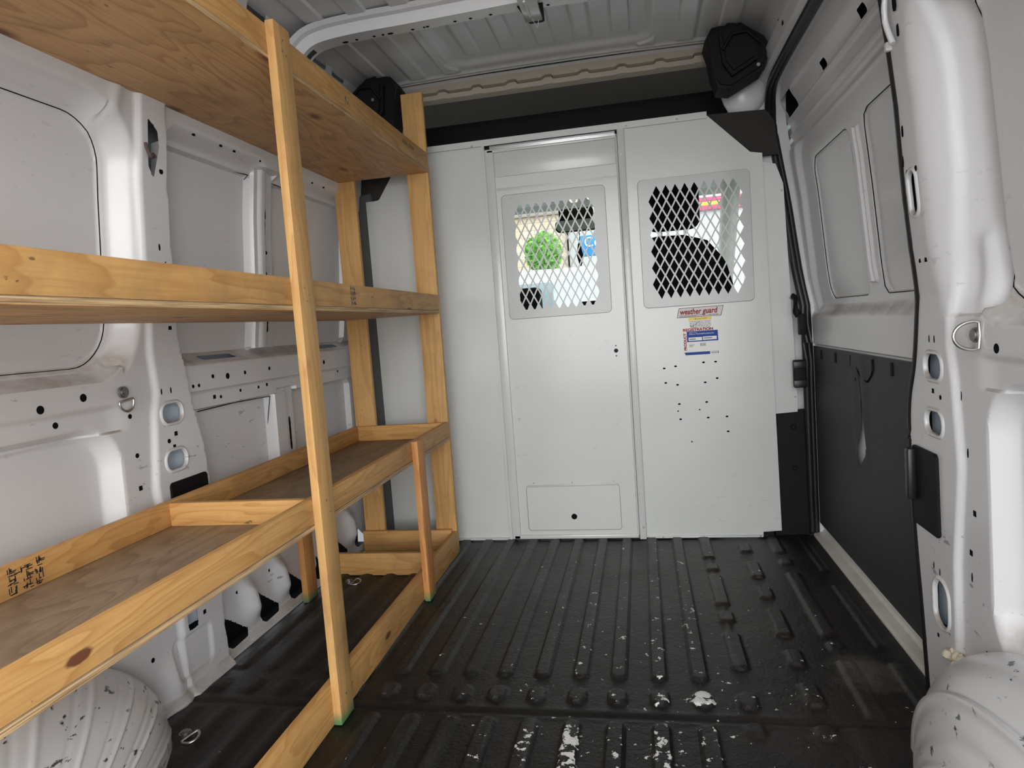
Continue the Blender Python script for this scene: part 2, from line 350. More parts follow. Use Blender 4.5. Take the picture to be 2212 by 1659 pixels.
# ------------------------------------------------------------------ floor
RC = [-1.16, -1.07, -.975, -.88, -.78, -.683, -.585, -.489, -.398, -.299, -.200, -.104, -.005, .094]
def floor_h(x, y):
    h = np.zeros_like(x)
    def rib(x0, x1, y0, y1, hh=.009, r=.018):
        return hh*(1-ss(-.006, .004, rb(x, y, x0, x1, y0, y1, min(r, (x1-x0)/2-.001))))
    for c in RC:
        h = np.maximum(h, rib(c-.020, c+.020, 1.635, 2.95)); h = np.maximum(h, rib(c-.020, c+.020, .2, 1.452))
    for c in RC+[.194]:
        h = np.maximum(h, rib(c-.023, c+.023, 1.522, 1.588, .009, .022))
    for a, b_ in ((2.50, 2.85), (2.375, 2.435), (2.085, 2.335), (1.965, 2.04), (1.70, 1.90)):
        h = np.maximum(h, rib(.176, .220, a, b_, .009, .012))
    h = np.maximum(h, rib(.188, .206, 1.85, 2.6, .004, .008))
    for a, b_ in ((2.56, 2.65), (2.31, 2.46), (2.14, 2.23), (1.885, 2.06), (1.72, 1.805), (1.54, 1.64)):
        h = np.maximum(h, rib(.318, .360, a, b_, .009, .012))
    h = np.maximum(h, rib(.170, .214, .9, 1.30)); h = np.maximum(h, rib(.172, .214, 1.42, 1.468, .007, .02)); h = np.maximum(h, rib(.314, .358, 1.42, 1.47, .007, .02))
    for a, b_ in ((2.55, 2.85), (2.43, 2.49), (1.89, 2.36), (1.80, 1.86), (1.50, 1.76)):
        h = np.maximum(h, rib(.436, .476, a, b_, .007, .016))
    for a, b_ in ((2.37, 2.85), (1.83, 2.25), (1.50, 1.75)):
        h = np.maximum(h, rib(.553, .578, a, b_, .006, .01))
    h = h - .004*gs(y-1.478, .007) + .002*gs(y-1.495, .01) + .0015*gs(y-1.46, .006)
    lp = rb(x, y, .385, .55, 1.2, 1.50, .05); h = h+.003*(1-ss(-.02, .01, lp))
    return h
us = spaced((-1.232, -.80, .012), (-.80, .64, .005)); vs = spaced((-.25, 1.0, .05), (1.0, 2.95, .006))
tag(sheet('floor', us, vs, lambda x, y: (x, y, floor_h(x, y)-.002), [], FLOORM), kind='structure')

# ------------------------------------------------------------------ side walls
def off_common(y, z, rw):
    """inward offset of the inner panel (0 = pillar plane), shared by both sides"""
    o = np.zeros_like(y)
    pl = np.interp(z, [0, .35, .56, .74, .80, .95, 1.13, 1.5], [1.50, 1.49, 1.457, 1.476, 1.491, 1.48, 1.465, 1.461])
    d = rb(y, z, -1, 1.405, .872, 1.44, .105)
    wr = np.where(y > 1.37, rw, .045)
    o = -.052*(1-ss(0, 1, np.maximum(d, 0)/wr))
    o = np.where((z < .872) & (d > 0) & (y < 1.40), np.maximum(o, -.050*(1-ss(.004, .034, d))), o)
    o = o-.008*(1-ss(-.009, .0, d))
    d2 = rb(y, z, -1, 1.345, .24, .725, .085)
    lo = -.045*(1-ss(-.012, .024, d2))+.005*gs(d2-.014, .006)
    o = np.where(z < .80, np.minimum(lo, 0), o)
    # rail under the ledge: step between upper face and lower flange
    o = o-.009*(1-ss(.775, .788, z))*(z > .725)*(1-ss(1.33, 1.40, y))
    # flat pillar face stands proud of the side slopes
    o = o+.012*ss(pl-.012, pl+.003, y)*(1-ss(1.70, 1.72, y))
    # raised gusset flowing from the top rail into the pillar
    o = o+.006*gs((y-1.40-.25*(z-1.50)), .02)*ss(1.36, 1.46, z)*(1-ss(1.58, 1.66, z))
    return o
def beadhole(y, z, cy, cz, ry, rz, r): return .0*gs(rb(y, z, cy-ry, cy+ry, cz-rz, cz+rz, r)-.006, .006)
OV = [(1.532, .742, .038, .025), (1.532, .620, .038, .025)]
def off_left(y, z):
    o = off_common(y, z, .055)
    pr = np.interp(z, [0, .52, .64, .76, .86, .955, 1.135, 1.5], [1.67, 1.662, 1.651, 1.617, 1.603, 1.575, 1.564, 1.551])
    mid = np.full_like(y, -.012)
    # thin flange beside the pillar
    mid = np.where(z > .885, -.016, mid)
    a = np.minimum(rb(y, z, 1.60, 2.0, .885, 1.435, .02), rb(y, z, 2.125, 2.70, .885, 1.435, .035))
    mid = np.where(z > .86, np.where(a < 0, -.060, -.040), mid)
    mid = np.where(z > .86, np.where(a > 0, -.040+.040*ss(.008, .05, np.where(z > 1.43, a, 0)), mid), mid)
    rib_ = (y > 2.0) & (y < 2.125) & (z > .875) & (z < 1.46)
    mid = np.where(rib_, -.028+.010*(1-ss(.012, .02, np.abs(y-2.045)))-.008*(y > 2.085), mid)
    led = .0-.050*ss(.856, .888, z)
    mid = np.where((z <= .888) & (z > .735), led-.008*(1-ss(.778, .786, z)), mid)
    b_ = np.minimum(rb(y, z, 1.685, 2.075, .27, .728, .02), rb(y, z, 2.21, 2.70, .27, .728, .03))
    mid = np.where(z <= .735, np.where(b_ < 0, -.055, -.030-.004*gs(b_-.01, .006)), mid)
    rib2 = (y > 2.075) & (y < 2.21) & (z > .26) & (z < .75)
    mid = np.where(rib2, -.026+.008*(y < 2.15), mid)
    mid = np.where(z < .25, -.012-.018*ss(.20, .25, z)+.0*y, mid)
    k = ss(pr-.004, pr+.004, y)
    o = o*(1-k)+mid*k
    # scalloped sill: ridges rising between the triangular holes
    for c in (1.83, 2.01, 2.20, 2.38, 2.56):
        o = o+.030*gs((y-c+.28*(z-.1)), .035)*ss(.03, .10, z)*(1-ss(.14, .23, z))
    o = o+.02*(1-ss(0.0, .03, z))
    # lower pillar foot
    o = o+.022*gs(y-1.455, .035)*(1-ss(.02, .17, z))*ss(-.1, .06, z)
    for cy, cz, ry, rz in OV: o = o+beadhole(y, z, cy, cz, ry, rz, .024)
    o = o-.006*(1-ss(-.004, .004, rb(y, z, 1.46, 1.60, .05, .155, .02)))
    return o
def tri(pts, r):
    return lambda y, z: poly_sdf(y, z, pts, r)
holes_L = [lambda y, z, c=c: rb(y, z, c[0]-c[2], c[0]+c[2], c[1]-c[3], c[1]+c[3], .024) for c in OV]
for a in (1.672, 1.852, 2.032, 2.21, 2.39, 2.57):
    holes_L.append(tri([(a, .118), (a+.115, .034), (a+.045, .032), (a+.005, .085)], .014))
holes_L.append(tri([(1.285, .118), (1.385, .034), (1.30, .03)], .014))
holes_L.append(lambda y, z: rb(y, z, 1.512, 1.552, .165, .235, .014))
holes_L.append(tri([(1.487, 1.455), (1.515, 1.435), (1.520, 1.40), (1.503, 1.33), (1.489, 1.35)], .003))
for yy in (1.72, 2.43): holes_L.append(lambda y, z, c=yy: rb(y, z, c, c+.16, .868, .880, .004))
CR = [(1.875, 1.972), (2.06, 2.14), (2.28, 2.375), (2.425, 2.525)]
for a, b_ in CR: holes_L.append(lambda y, z, a=a, b_=b_: rb(y, z, a, b_, 1.868, 1.892, .006))
def wallP(side, offf):
    def P(y, z):
        x = CX+side*(Wd(z)-offf(y, z)); return x, y, z
    return P
us = spaced((-.25, .85, .04), (.85, 2.95, .005)); vs = spaced((-.004, 1.62, .005), (1.62, 1.90, .006))
wl_ = sheet('wall_left', us, vs, wallP(-1, off_left), holes_L, WHITE); tag(wl_, kind='structure')
skin_us = spaced((-.25, 2.95, .1)); skin_vs = spaced((.0, 1.9, .1))
SKIN = flat('bluish_skin_paint', (0.58, 0.64, 0.72), 0.4)
sheet('outer_skin', skin_us, spaced((.15, 1.6, .1)), lambda y, z: (CX-(Wd(z)+.085), y, z), [], SKIN, wl_)
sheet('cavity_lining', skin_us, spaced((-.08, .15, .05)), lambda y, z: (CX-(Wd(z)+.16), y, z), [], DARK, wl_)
sheet('hole_backing', spaced((1.47, 1.625, .02)), spaced((.16, .80, .05)), lambda y, z: (CX-(Wd(z)+.026-.02*ss(1.59, 1.62, y)), y, z), [], SKIN, wl_)  # pale sheet added close behind the ovals so they look light inside
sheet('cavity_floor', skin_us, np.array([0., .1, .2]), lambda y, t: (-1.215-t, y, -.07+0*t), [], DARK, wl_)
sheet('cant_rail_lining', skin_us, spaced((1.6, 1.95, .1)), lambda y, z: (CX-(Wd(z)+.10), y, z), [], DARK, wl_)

# right-hand side: rear quarter, pillar and the sliding-door opening
SR = np.array([(0, 1.647), (.108, 1.658), (.20, 1.668), (.38, 1.69), (.57, 1.699), (.669, 1.689), (.75, 1.655), (.839, 1.633), (.98, 1.610), (1.138, 1.612), (1.346, 1.600), (1.5, 1.595), (1.72, 1.60)])
SF = np.array([(0.0, 2.765), (.047, 2.761), (.473, 2.735), (.828, 2.720), (1.183, 2.775), (1.45, 2.822), (1.72, 2.83)])
def open_sdf(y, z, grow=0.0):
    yr = np.interp(z, SR[:, 0], SR[:, 1]); yf = np.interp(z, SF[:, 0], SF[:, 1])
    t = (y-yr)/(yf-yr)*1.15
    return rb(t, z, 0-grow, 1.15+grow, -1, 1.715+grow, .16)
def off_right(y, z):
    o = off_common(y, z, .125)
    o = o-.022*(1-ss(1.385, 1.52, y))*(z > .86)*ss(1.37, 1.40, y)
    for cy, cz, ry, rz in ORV: o = o+beadhole(y, z, cy, cz, ry, rz, .024)
    o = np.where(y > 1.72, 0.0, o)
    # vertical gusset running down from the top of the pillar foot
    o = o+.016*gs(y-1.43+.02*(z-.9), .018)*ss(.83, .9, z)*(1-ss(.98, 1.04, z))
    # roof-side cant rail above the door
    o = o+.012*ss(1.745, 1.755, z)*(y > 1.72)-.02*ss(1.80, 1.82, z)*(y > 1.72)
    return o
ORV = [(1.556, .752, .042, .027), (1.560, .632, .042, .025), (1.557, .235, .036, .052), (1.565, 1.115, .020, .045)]
holes_R = [open_sdf]+[lambda y, z, c=c: rb(y, z, c[0]-c[2], c[0]+c[2], c[1]-c[3], c[1]+c[3], min(c[2], c[3])*.9) for c in ORV]
us = spaced((-.25, .85, .04), (.85, 1.75, .005), (1.75, 2.70, .012), (2.70, 2.95, .005)); vs = spaced((-.004, 1.90, .005))
wr_ = sheet('wall_right', us, vs, wallP(1, off_right), holes_R, WHITE, flip=True); tag(wr_, kind='structure')
sheet('outer_skin', spaced((-.25, 1.80, .1)), spaced((0, 1.9, .1)), lambda y, z: (CX+(Wd(z)+.085), y, z), [], SKIN, wr_)
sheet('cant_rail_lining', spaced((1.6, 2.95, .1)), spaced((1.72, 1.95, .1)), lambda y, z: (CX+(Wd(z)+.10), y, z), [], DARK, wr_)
def rr_path(y0, y1, z0, z1, r, n=8):
    o = []
    for cy, cz, a0 in ((y1-r, z1-r, 0), (y0+r, z1-r, 90), (y0+r, z0+r, 180), (y1-r, z0+r, 270)):
        for k in range(n+1):
            a = math.radians(a0+90*k/n); o.append((cy+r*math.cos(a), cz+r*math.sin(a)))
    res = []
    for i in range(len(o)):
        a, b_ = o[i], o[(i+1) % len(o)]; m_ = max(1, int(math.hypot(a[0]-b_[0], a[1]-b_[1])/.06))
        res += [(a[0]+(b_[0]-a[0])*k/m_, a[1]+(b_[1]-a[1])*k/m_) for k in range(m_)]
    return res
def gap(side, offf, path, parent, r=.0012, closed=True, name='gap_shade'):  # dark tube along a panel edge, drawing its shadow line
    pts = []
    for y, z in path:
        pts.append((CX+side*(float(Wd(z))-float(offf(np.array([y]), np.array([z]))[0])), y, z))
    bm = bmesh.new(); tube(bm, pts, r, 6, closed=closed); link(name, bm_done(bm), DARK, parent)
for sg_, L_, f_, p_ in ((-1, OV, off_left, wl_), (1, ORV, off_right, wr_)):
    for cy, cz, ry, rz in L_:
        r_ = min(ry, rz)*.92; bm = bmesh.new(); loops = []
        for d, h in ((-.001, .006), (-.001, -.001), (.0015, -.004), (.004, -.0035), (.008, -.0005), (.010, .003)):
            loops.append([bm.verts.new((CX+sg_*(float(Wd(z))-.012+h), y, z)) for y, z in rrect(cy-ry-d, cy+ry+d, cz-rz-d, cz+rz+d, r_+d, 8)])
        for a, b_ in zip(loops, loops[1:]):
            for k in range(len(a)): bm.faces.new((a[k], a[(k+1) % len(a)], b_[(k+1) % len(a)], b_[k]))
        link('hole_flange', bm_done(bm, 70), WHITE, p_)
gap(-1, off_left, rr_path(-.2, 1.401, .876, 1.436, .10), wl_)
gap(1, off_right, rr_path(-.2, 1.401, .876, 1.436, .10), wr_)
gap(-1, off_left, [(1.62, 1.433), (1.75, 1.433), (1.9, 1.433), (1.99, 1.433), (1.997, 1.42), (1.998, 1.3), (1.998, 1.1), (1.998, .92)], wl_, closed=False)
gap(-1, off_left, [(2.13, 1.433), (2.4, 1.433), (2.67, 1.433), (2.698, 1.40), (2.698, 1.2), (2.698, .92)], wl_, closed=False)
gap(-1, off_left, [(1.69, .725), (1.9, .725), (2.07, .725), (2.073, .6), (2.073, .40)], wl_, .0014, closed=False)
sheet('hole_backing', spaced((1.47, 1.645, .02)), spaced((.16, .80, .05)), lambda y, z: (CX+(Wd(z)+.022-.006*ss(1.60, 1.64, y)), y, z), [], SKIN, wr_)  # same added backing, brightening the right-hand ovals
# little pierced holes: dark plugs let into the sheet
def plugs(side, lst, parent, offf):
    bm = bmesh.new()
    for y, z, r, kind in lst:
        oo = float(offf(np.array([y]), np.array([z]))[0]); x = CX+side*(float(Wd(z))-oo)
        n = {'r': 14, 's': 4, 'v': 14}[kind]; ph = math.pi/4 if kind == 's' else 0
        ry, rz = (r, r) if kind != 'v' else (r*.45, r*1.6)
        add_prism(bm, [(y+ry*math.cos(ph+2*math.pi*k/n), z+rz*math.sin(ph+2*math.pi*k/n)) for k in range(n)], x+side*.003, x-side*.0006, lambda u, v, d: (d, u, v))
    return link('pierced_holes', bm_done(bm), DARK, parent)
plugs(-1, [(1.515, 1.16, .006, 'v'), (1.535, 1.118, .006, 'v'), (1.53, 1.345, .007, 'r'), (1.545, .96, .008, 's'), (1.50, .80, .005, 'v'), (1.535, .80, .005, 'v'),
    (1.538, .687, .008, 's'), (1.51, .672, .006, 'r'), (1.528, .655, .007, 's'), (1.16, .80, .009, 'r'), (1.27, .812, .009, 'r'), (1.20, .762, .007, 'r'), (1.40, .752, .006, 'r'),
    (1.41, .655, .006, 'r'), (1.41, .575, .008, 's'), (1.445, .48, .009, 's'), (1.58, .19, .008, 's'), (1.39, .15, .006, 'r'), (1.64, .80, .005, 'r'), (1.665, .80, .005, 'r'), (1.73, .82, .006, 'r'), (1.80, .815, .009, 'r'),
    (1.89, .818, .006, 'r'), (2.03, .82, .006, 'r'), (1.74, .76, .008, 's'), (1.77, .757, .005, 'r'), (1.87, .765, .005, 'r'), (1.97, .765, .005, 'r'), (2.02, .768, .007, 's'), (2.30, .82, .006, 'r'), (2.42, .815, .008, 'r'), (2.55, .77, .005, 'r'),
    (1.68, 1.475, .007, 's'), (1.80, 1.475, .007, 's'), (1.865, 1.475, .007, 's'), (2.00, 1.475, .005, 's'), (2.35, 1.475, .006, 's'), (2.44, 1.475, .006, 's'),
    (2.062, 1.33, .016, 'v'), (2.063, 1.30, .016, 'v'), (2.065, 1.275, .016, 'v'), (2.075, 1.20, .006, 'r'), (2.07, 1.13, .016, 'v'), (2.07, 1.10, .016, 'v'), (2.07, 1.07, .016, 'v'), (2.07, .99, .016, 'v'), (2.07, .965, .016, 'v'),
    (2.175, .62, .014, 'v'), (2.175, .595, .014, 'v'), (2.175, .57, .014, 'v'), (2.175, .545, .014, 'v'), (2.175, .50, .006, 'r'), (2.175, .46, .006, 'r'), (1.76, .17, .005, 'r'), (1.94, .17, .005, 'r'), (1.42, .29, .005, 'r')], wl_, off_left)
plugs(1, [(1.585, 1.25, .010, 'v'), (1.60, 1.19, .010, 'v'), (1.585, 1.16, .006, 'r'), (1.54, 1.16, .006, 'r'), (1.545, .975, .007, 's'), (1.575, .975, .006, 's'), (1.545, .81, .005, 'v'), (1.57, .81, .005, 'v'), (1.56, .70, .007, 's'), (1.525, .69, .005, 'r'),
    (1.46, .70, .006, 'v'), (1.44, .59, .006, 'v'), (1.42, .475, .008, 's'), (1.44, .39, .008, 's'), (1.44, .34, .006, 'v'), (1.39, .20, .009, 'v'), (1.44, .13, .006, 'v'), (1.32, .80, .009, 'r'), (1.58, .155, .006, 's'), (1.59, .31, .005, 'v'), (1.56, .305, .005, 'v'),
    (2.20, 1.81, .012, 'v'), (2.32, 1.78, .012, 's'), (2.40, 1.81, .006, 'v'), (2.0, 1.79, .010, 's')], wr_, off_right)
# reveal of the door opening
path = [(float(y), float(z)) for z, y in SF[1:5]]
path = [(2.76, .0)]+path+[(2.815, 1.55), (2.785, 1.64), (2.72, 1.69), (2.62, 1.71), (2.38, 1.715), (2.04, 1.715), (1.80, 1.715), (1.68, 1.70), (1.615, 1.64), (1.598, 1.55), (1.595, 1.45), (1.60, 1.346), (1.612, 1.138), (1.610, .98), (1.633, .84), (1.655, .75), (1.689, .669), (1.699, .57), (1.690, .38), (1.668, .20), (1.658, .108), (1.647, .0)]
pp = smooth_path([(0, a, b_) for a, b_ in path], 5)
bm = bmesh.new(); prev = None
for p in pp:
    x = CX+float(Wd(p.z)); r = [bm.verts.new((x+dx, p.y, p.z)) for dx in (-.001, .02, .058)]
    if prev:
        for i in range(2): bm.faces.new((prev[i], r[i], r[i+1], prev[i+1]))
    prev = r
link('door_reveal', bm_done(bm, 40), WHITE, wr_)
bm = bmesh.new()
tube(bm, [(CX+float(Wd(p.z))-.004, p.y, p.z) for p in pp], .013, 10)
tube(bm, [(CX+float(Wd(p.z))+.012, p.y, p.z) for p in pp], .011, 8)
seal = link('trim_1', bm_done(bm, 60), RUBBER); tag(seal, kind='structure')

# sill strip between floor and door
prism('trim_2', [(.618, -.02), (.618, .004), (.628, .010), (.650, .012), (.665, .030), (.69, .034), (.69, -.02)], 1.66, 2.95, XZ, paint('dusty_white_paint', (.66, .64, .60), .3, .4, .4), bev=0)
tag(bpy.data.objects['trim_2'], kind='structure')

# ------------------------------------------------------------------ sliding door
def off_door(y, z):
    o = np.full_like(y, -.036)
    a = rb(y, z, 2.125, 2.535, .912, 1.40, .045); b_ = rb(y, z, 1.40, 2.005, .912, 1.405, .045)
    win = np.minimum(a, b_)
    fr = rb(y, z, 1.30, 2.66, .875, 1.47, .07)          # pressed frame round both windows
    o = np.where(fr < .04, -.036-.016*(1-ss(-.004, .04, fr)), o)
    o = o-.009*(1-ss(-.008, 0, win))
    o = o+np.where((y > 2.035) & (y < 2.10) & (z > .95) & (z < 1.38), .010*(np.abs(y-2.075) < .012)+.007*(np.abs(y-2.045) < .005), 0)
    o = np.where(z < .905, np.maximum(o, -.052+.028*(1-ss(.850, .903, z))), o)
    o = np.where(z < .752, -.030, o)
    o = np.where(z < .045, -.030-.01*(1-ss(.0, .05, z)), o)
    o = o-.020*ss(1.475, 1.50, z)*(1-ss(1.60, 1.66, z))+.010*gs(z-1.585, .006)+.008*gs(z-1.53, .004)
    o = o-.012*ss(2.74, 2.80, y)
    return o
holes_D = [lambda y, z: rb(y, z, 2.60, 2.76, 1.585, 1.66, .008), lambda y, z: rb(y, z, 2.22, 2.27, 1.60, 1.625, .005), lambda y, z: rb(y, z, 1.86, 1.91, 1.60, 1.625, .005)]
us = spaced((1.55, 2.95, .006), (2.95, 3.30, .05)); vs = spaced((-.01, 1.75, .0055))
dr = sheet('door_1', us, vs, wallP(1, off_door), holes_D, WHITE, flip=True)
tag(dr, 'white panelled sliding side door with black lower lining', kind='structure')
sheet('outer_skin', spaced((1.5, 3.05, .1)), spaced((-.02, 1.8, .1)), lambda y, z: (CX+Wd(z)+.11, y, z), [], DARK, dr)
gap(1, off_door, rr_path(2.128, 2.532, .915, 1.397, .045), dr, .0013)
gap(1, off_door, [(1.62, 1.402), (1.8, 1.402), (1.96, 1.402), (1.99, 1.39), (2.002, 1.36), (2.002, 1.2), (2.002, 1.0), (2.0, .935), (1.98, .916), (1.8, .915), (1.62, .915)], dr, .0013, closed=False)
# black lower lining with its torn slit
slit = lambda y, z: poly_sdf(y, z, [(2.19, .70), (2.165, .60), (2.175, .52), (2.215, .445), (2.20, .40), (2.145, .44), (2.135, .47), (2.150, .56), (2.168, .66)], .005)
lin_P = lambda y, z: (CX+(Wd(z)+.024-.006*gs(rb(y, z, 2.14, 2.23, .42, .72, .02), .03)*(z < .75)), y, z)
lin = sheet('lower_lining', spaced((1.60, 2.80, .006)), spaced((.050, .745, .006)), lin_P, [slit], LINING, dr, flip=True)
bm = bmesh.new()
for y in (2.76, 2.60, 2.42, 2.25, 2.05, 1.90):
    x = CX+float(Wd(.72))+.022; tube(bm, [(x, y, .735), (x, y, .70)], .004, 6)
link('clip', bm_done(bm), BLACKP, dr)
bm = bmesh.new(); xx = CX+float(Wd(.7))+.0235
tube(bm, [(xx-.0015, y, z) for y, z in ((2.19, .70), (2.16, .675), (2.10, .665), (2.06, .69), (2.045, .73))], .0022, 6)
tube(bm, [(xx-.0015, y, z) for y, z in ((2.235, .70), (2.215, .675), (2.205, .66))], .002, 6)
link('tear', bm_done(bm), DARK, dr)

# ------------------------------------------------------------------ ceiling
RZ = 1.90
def roof_z(x, y):
    c = x-CX
    h = RZ+.016*(1-(c/.8)**2)
    edge = ss(.70, .78, np.abs(c)); h = h-.012*edge
    st = np.zeros_like(x)
    for k in (-.66, -.515, -.375, .375, .515, .66):
        st = np.maximum(st, (1-ss(.028, .036, np.abs(c-k)))*(1-ss(2.67, 2.70, y)))
    fr_ = (y > 2.15)
    pan = rb(c, y, -.36, .39, 2.12, 2.645, .06)
    side = st*np.where(fr_, np.where(pan > .02, 1, 0), 1)
    midr = np.zeros_like(x)
    for k in (-.235, -.095, .045, .185): midr = np.maximum(midr, (1-ss(.028, .036, np.abs(c-k))))
    h = h-.008*side-np.where(fr_, 0, .008*midr)
    h = h+.014*(1-ss(-.025, .008, pan))
    for k in (-.2575, -.1215, .0155, .15, .285):
        u = rb(c, y, k-.032, k+.032, 2.28, 2.572, .006); h = h-.008*(1-ss(-.006, .003, u))
    h = h-.008*gs(y-2.700, .008)-.008*gs(y-2.728, .007)
    return h
us = spaced((CX-.775, CX+.775, .006)); vs = spaced((-.25, 1.5, .05), (1.5, 2.745, .0065))
ce = sheet('ceiling', us, vs, lambda x, y: (x, y, roof_z(x, y)), [], ROOFM, flip=True); tag(ce, kind='structure')
# roof bow
pm_dark = flat('slot_shadow_grey', (.05, .055, .06), .7)
prof = [(-.060, .012), (-.050, 0), (-.034, -.004), (-.028, -.036), (.030, -.036), (.036, -.006), (.052, -.002), (.058, .010)]
def bow(y0, nm='roof_bow'):
    bm = bmesh.new(); pa = []
    for sgn in (-1, 1):
        a = ([(CX+sgn*.785, 1.70), (CX+sgn*.780, 1.76)] if sgn < 0 else [])+[(CX+sgn*.762, 1.815), (CX+sgn*.73, 1.855), (CX+sgn*.67, 1.882), (CX+sgn*.55, 1.893)]
        pa = a+[(CX+k*.1, 1.893+.012*(1-abs(k)/5)) for k in range(-4, 5)] if sgn < 0 else pa+a[::-1]
    sp = smooth_path([(a, 0, b_) for a, b_ in pa], 5); prev = None
    for i, p in enumerate(sp):
        t = (sp[min(i+1, len(sp)-1)]-sp[max(i-1, 0)]).normalized(); nrm = Vector((t.z, 0, -t.x)); nrm = nrm if nrm.z < 0 or abs(nrm.z) < 1e-3 and (p.x-CX)*nrm.x < 0 else nrm
        if nrm.z > 0: nrm = -nrm
        r = [bm.verts.new((p.x-nrm.x*dz, y0+dy, p.z-nrm.z*dz)) for dy, dz in prof]
        if prev:
            for k in range(len(prof)-1): bm.faces.new((prev[k], prev[k+1], r[k+1], r[k]))
        prev = r
    o = link(nm, bm_done(bm, 35), WHITE, ce)
    b2 = bmesh.new()
    for x, n_, a in ((-.89, 12, .010), (-.85, 12, .005), (-.79, 4, .006), (-.76, 12, .004), (-.735, 12, .010), (-.66, 4, .006), (-.622, 4, .004), (-.61, 4, .006), (-.52, 4, .006), (-.47, 4, .006), (-.405, 4, .006), (-.28, 4, .006), (-.225, 4, .006), (-.1, 4, .006), (.05, 4, .006), (.15, 4, .006)):
        zb = min((p.z for p in sp), key=lambda v: 0) if False else float(np.interp(x, [p.x for p in sp], [p.z for p in sp]))-.036
        add_prism(b2, circ(x, y0+.016, a, .0055, n_), zb-.0012, zb+.004, lambda u, v, d: (u, v, d))
    link('pierced_holes', bm_done(b2), DARK, o)
    b3 = bmesh.new(); arc = [p for p in sp if p.x < CX-.70 and p.z > 1.80]
    pts = []
    for p in arc:
        c_ = Vector((CX-.66, 0, 1.79)); dv = (p-c_).normalized(); q_ = p-dv*.037; pts.append((q_.x, y0+.004, q_.z))
    tube(b3, pts, .013, 8, flat_=(1, .12), updir=Vector((0, 1, 0)).cross(Vector((1, 0, 1)))); link('lightening_slot', bm_done(b3), pm_dark, o)
    return o
b0 = bow(2.135); bow(1.25); bow(.40)
sheet('front_edge_flange', spaced((CX-.77, CX+.77, .05)), spaced((0, 1, .25)), lambda x, t: (x, 2.735+.03*t, RZ+.012*(1-((x-CX)/.8)**2)-.006-.012*t), [], ROOFM, ce)
# outer skin of the body: keeps daylight out of the double walls
sheet('outer_roof_skin', spaced((CX-1.0, CX+1.0, .1)), spaced((-.27, 4.2, .2)), lambda x, y: (x, y, 2.0-.24*ss(.80, 1.0, np.abs(x-CX))-.3*ss(3.9, 4.4, y)), [], WHITE, ce)

# header above the bulkhead: beige foam strip, dark headliner, black shelf back
def head_P(x, t):
    wv = .010*ss(.55, .85, np.cos((x+.02)*2*np.pi/.145))
    y = np.interp(t, [0, .45, .52, .60, .8, 1.0], [2.745, 2.760, 2.785, 2.765, 2.768, 2.80]); z = np.interp(t, [0, .45, .52, .60, .8, 1.0], [RZ+.010, 1.872, 1.866, 1.862, 1.845, 1.838])
    return x, y+0*x, z+wv*gs(t-.55, .22)
tr = sheet('trim_3', spaced((CX-.74, CX+.74, .008)), spaced((0, 1, .04)), head_P, [], CREAM); tag(tr, kind='structure')
cabroof = sheet('ceiling_cab', spaced((CX-.95, CX+.95, .1)), spaced((2.79, 4.05, .06)), lambda x, y: (x, y, np.interp(y, [2.79, 3.0, 3.2, 4.05], [1.84, 1.86, 1.868, 1.80])), [], HEADL)
tag(cabroof, kind='structure')
shelf = prism('overhead_cab_shelf', [(3.2, 1.87), (3.2, 1.615), (3.24, 1.60), (3.85, 1.60), (3.98, 1.60), (3.98, 1.79), (3.4, 1.84)], CX-.86, CX+.86, lambda u, v, d: (d, u, v), BLACKP, bev=.004)
tag(shelf, 'black overhead storage shelf above the cab, seen as a dark band over the bulkhead', 'shelf')
MAPL = [(-0.357, -0.321, 3.853, 3.973), (-0.257, -0.221, 3.809, 3.929)]
shu = box('underside_panel', (CX-.84, 3.22, 1.588), (CX+.84, 4.0, 1.602), GREYT, shelf)
lampm, ns, ls, b = nt('warm_map_light'); b.inputs['Emission Color'].default_value = (1, .78, .45, 1); b.inputs['Emission Strength'].default_value = 6; b.inputs['Base Color'].default_value = (.9, .8, .6, 1)
for q_ in MAPL:
    bm = bmesh.new(); add_prism(bm, rrect(*q_, .01), 1.583, 1.589, lambda u, v, d: (u, v, d)); link('map_light', bm_done(bm), lampm, shelf)

# ------------------------------------------------------------------ bulkhead partition
bh = empty('bulkhead_partition', (CX, PT, 0))
tag(bh, 'light grey steel bulkhead closing off the cab, with a framed door and two diamond mesh windows', 'partition')
Y0 = PT
def pshape(name, outer, y0, y1, mat, holes=(), parent=bh, bev=0.0, tri=True):
    """plate in the xz plane with real holes, via triangle fill"""
    bm = bmesh.new(); edges = []
    for lp in [outer]+list(holes):
        v = [bm.verts.new((a, y0, c)) for a, c in lp]
        edges += [bm.edges.new((v[i], v[(i+1) % len(v)])) for i in range(len(v))]
    r = bmesh.ops.triangle_fill(bm, edges=edges, use_beauty=True, use_dissolve=False)
    fs = [f for f in r['geom'] if isinstance(f, bmesh.types.BMFace)]
    e = bmesh.ops.extrude_face_region(bm, geom=fs)
    bmesh.ops.translate(bm, vec=(0, y1-y0, 0), verts=[g for g in e['geom'] if isinstance(g, bmesh.types.BMVert)])
    return link(name, bm_done(bm, None), mat, parent)
HS = lambda x, z, rx, rz=None: circ(x, z, rx, rz, 16)[::-1]
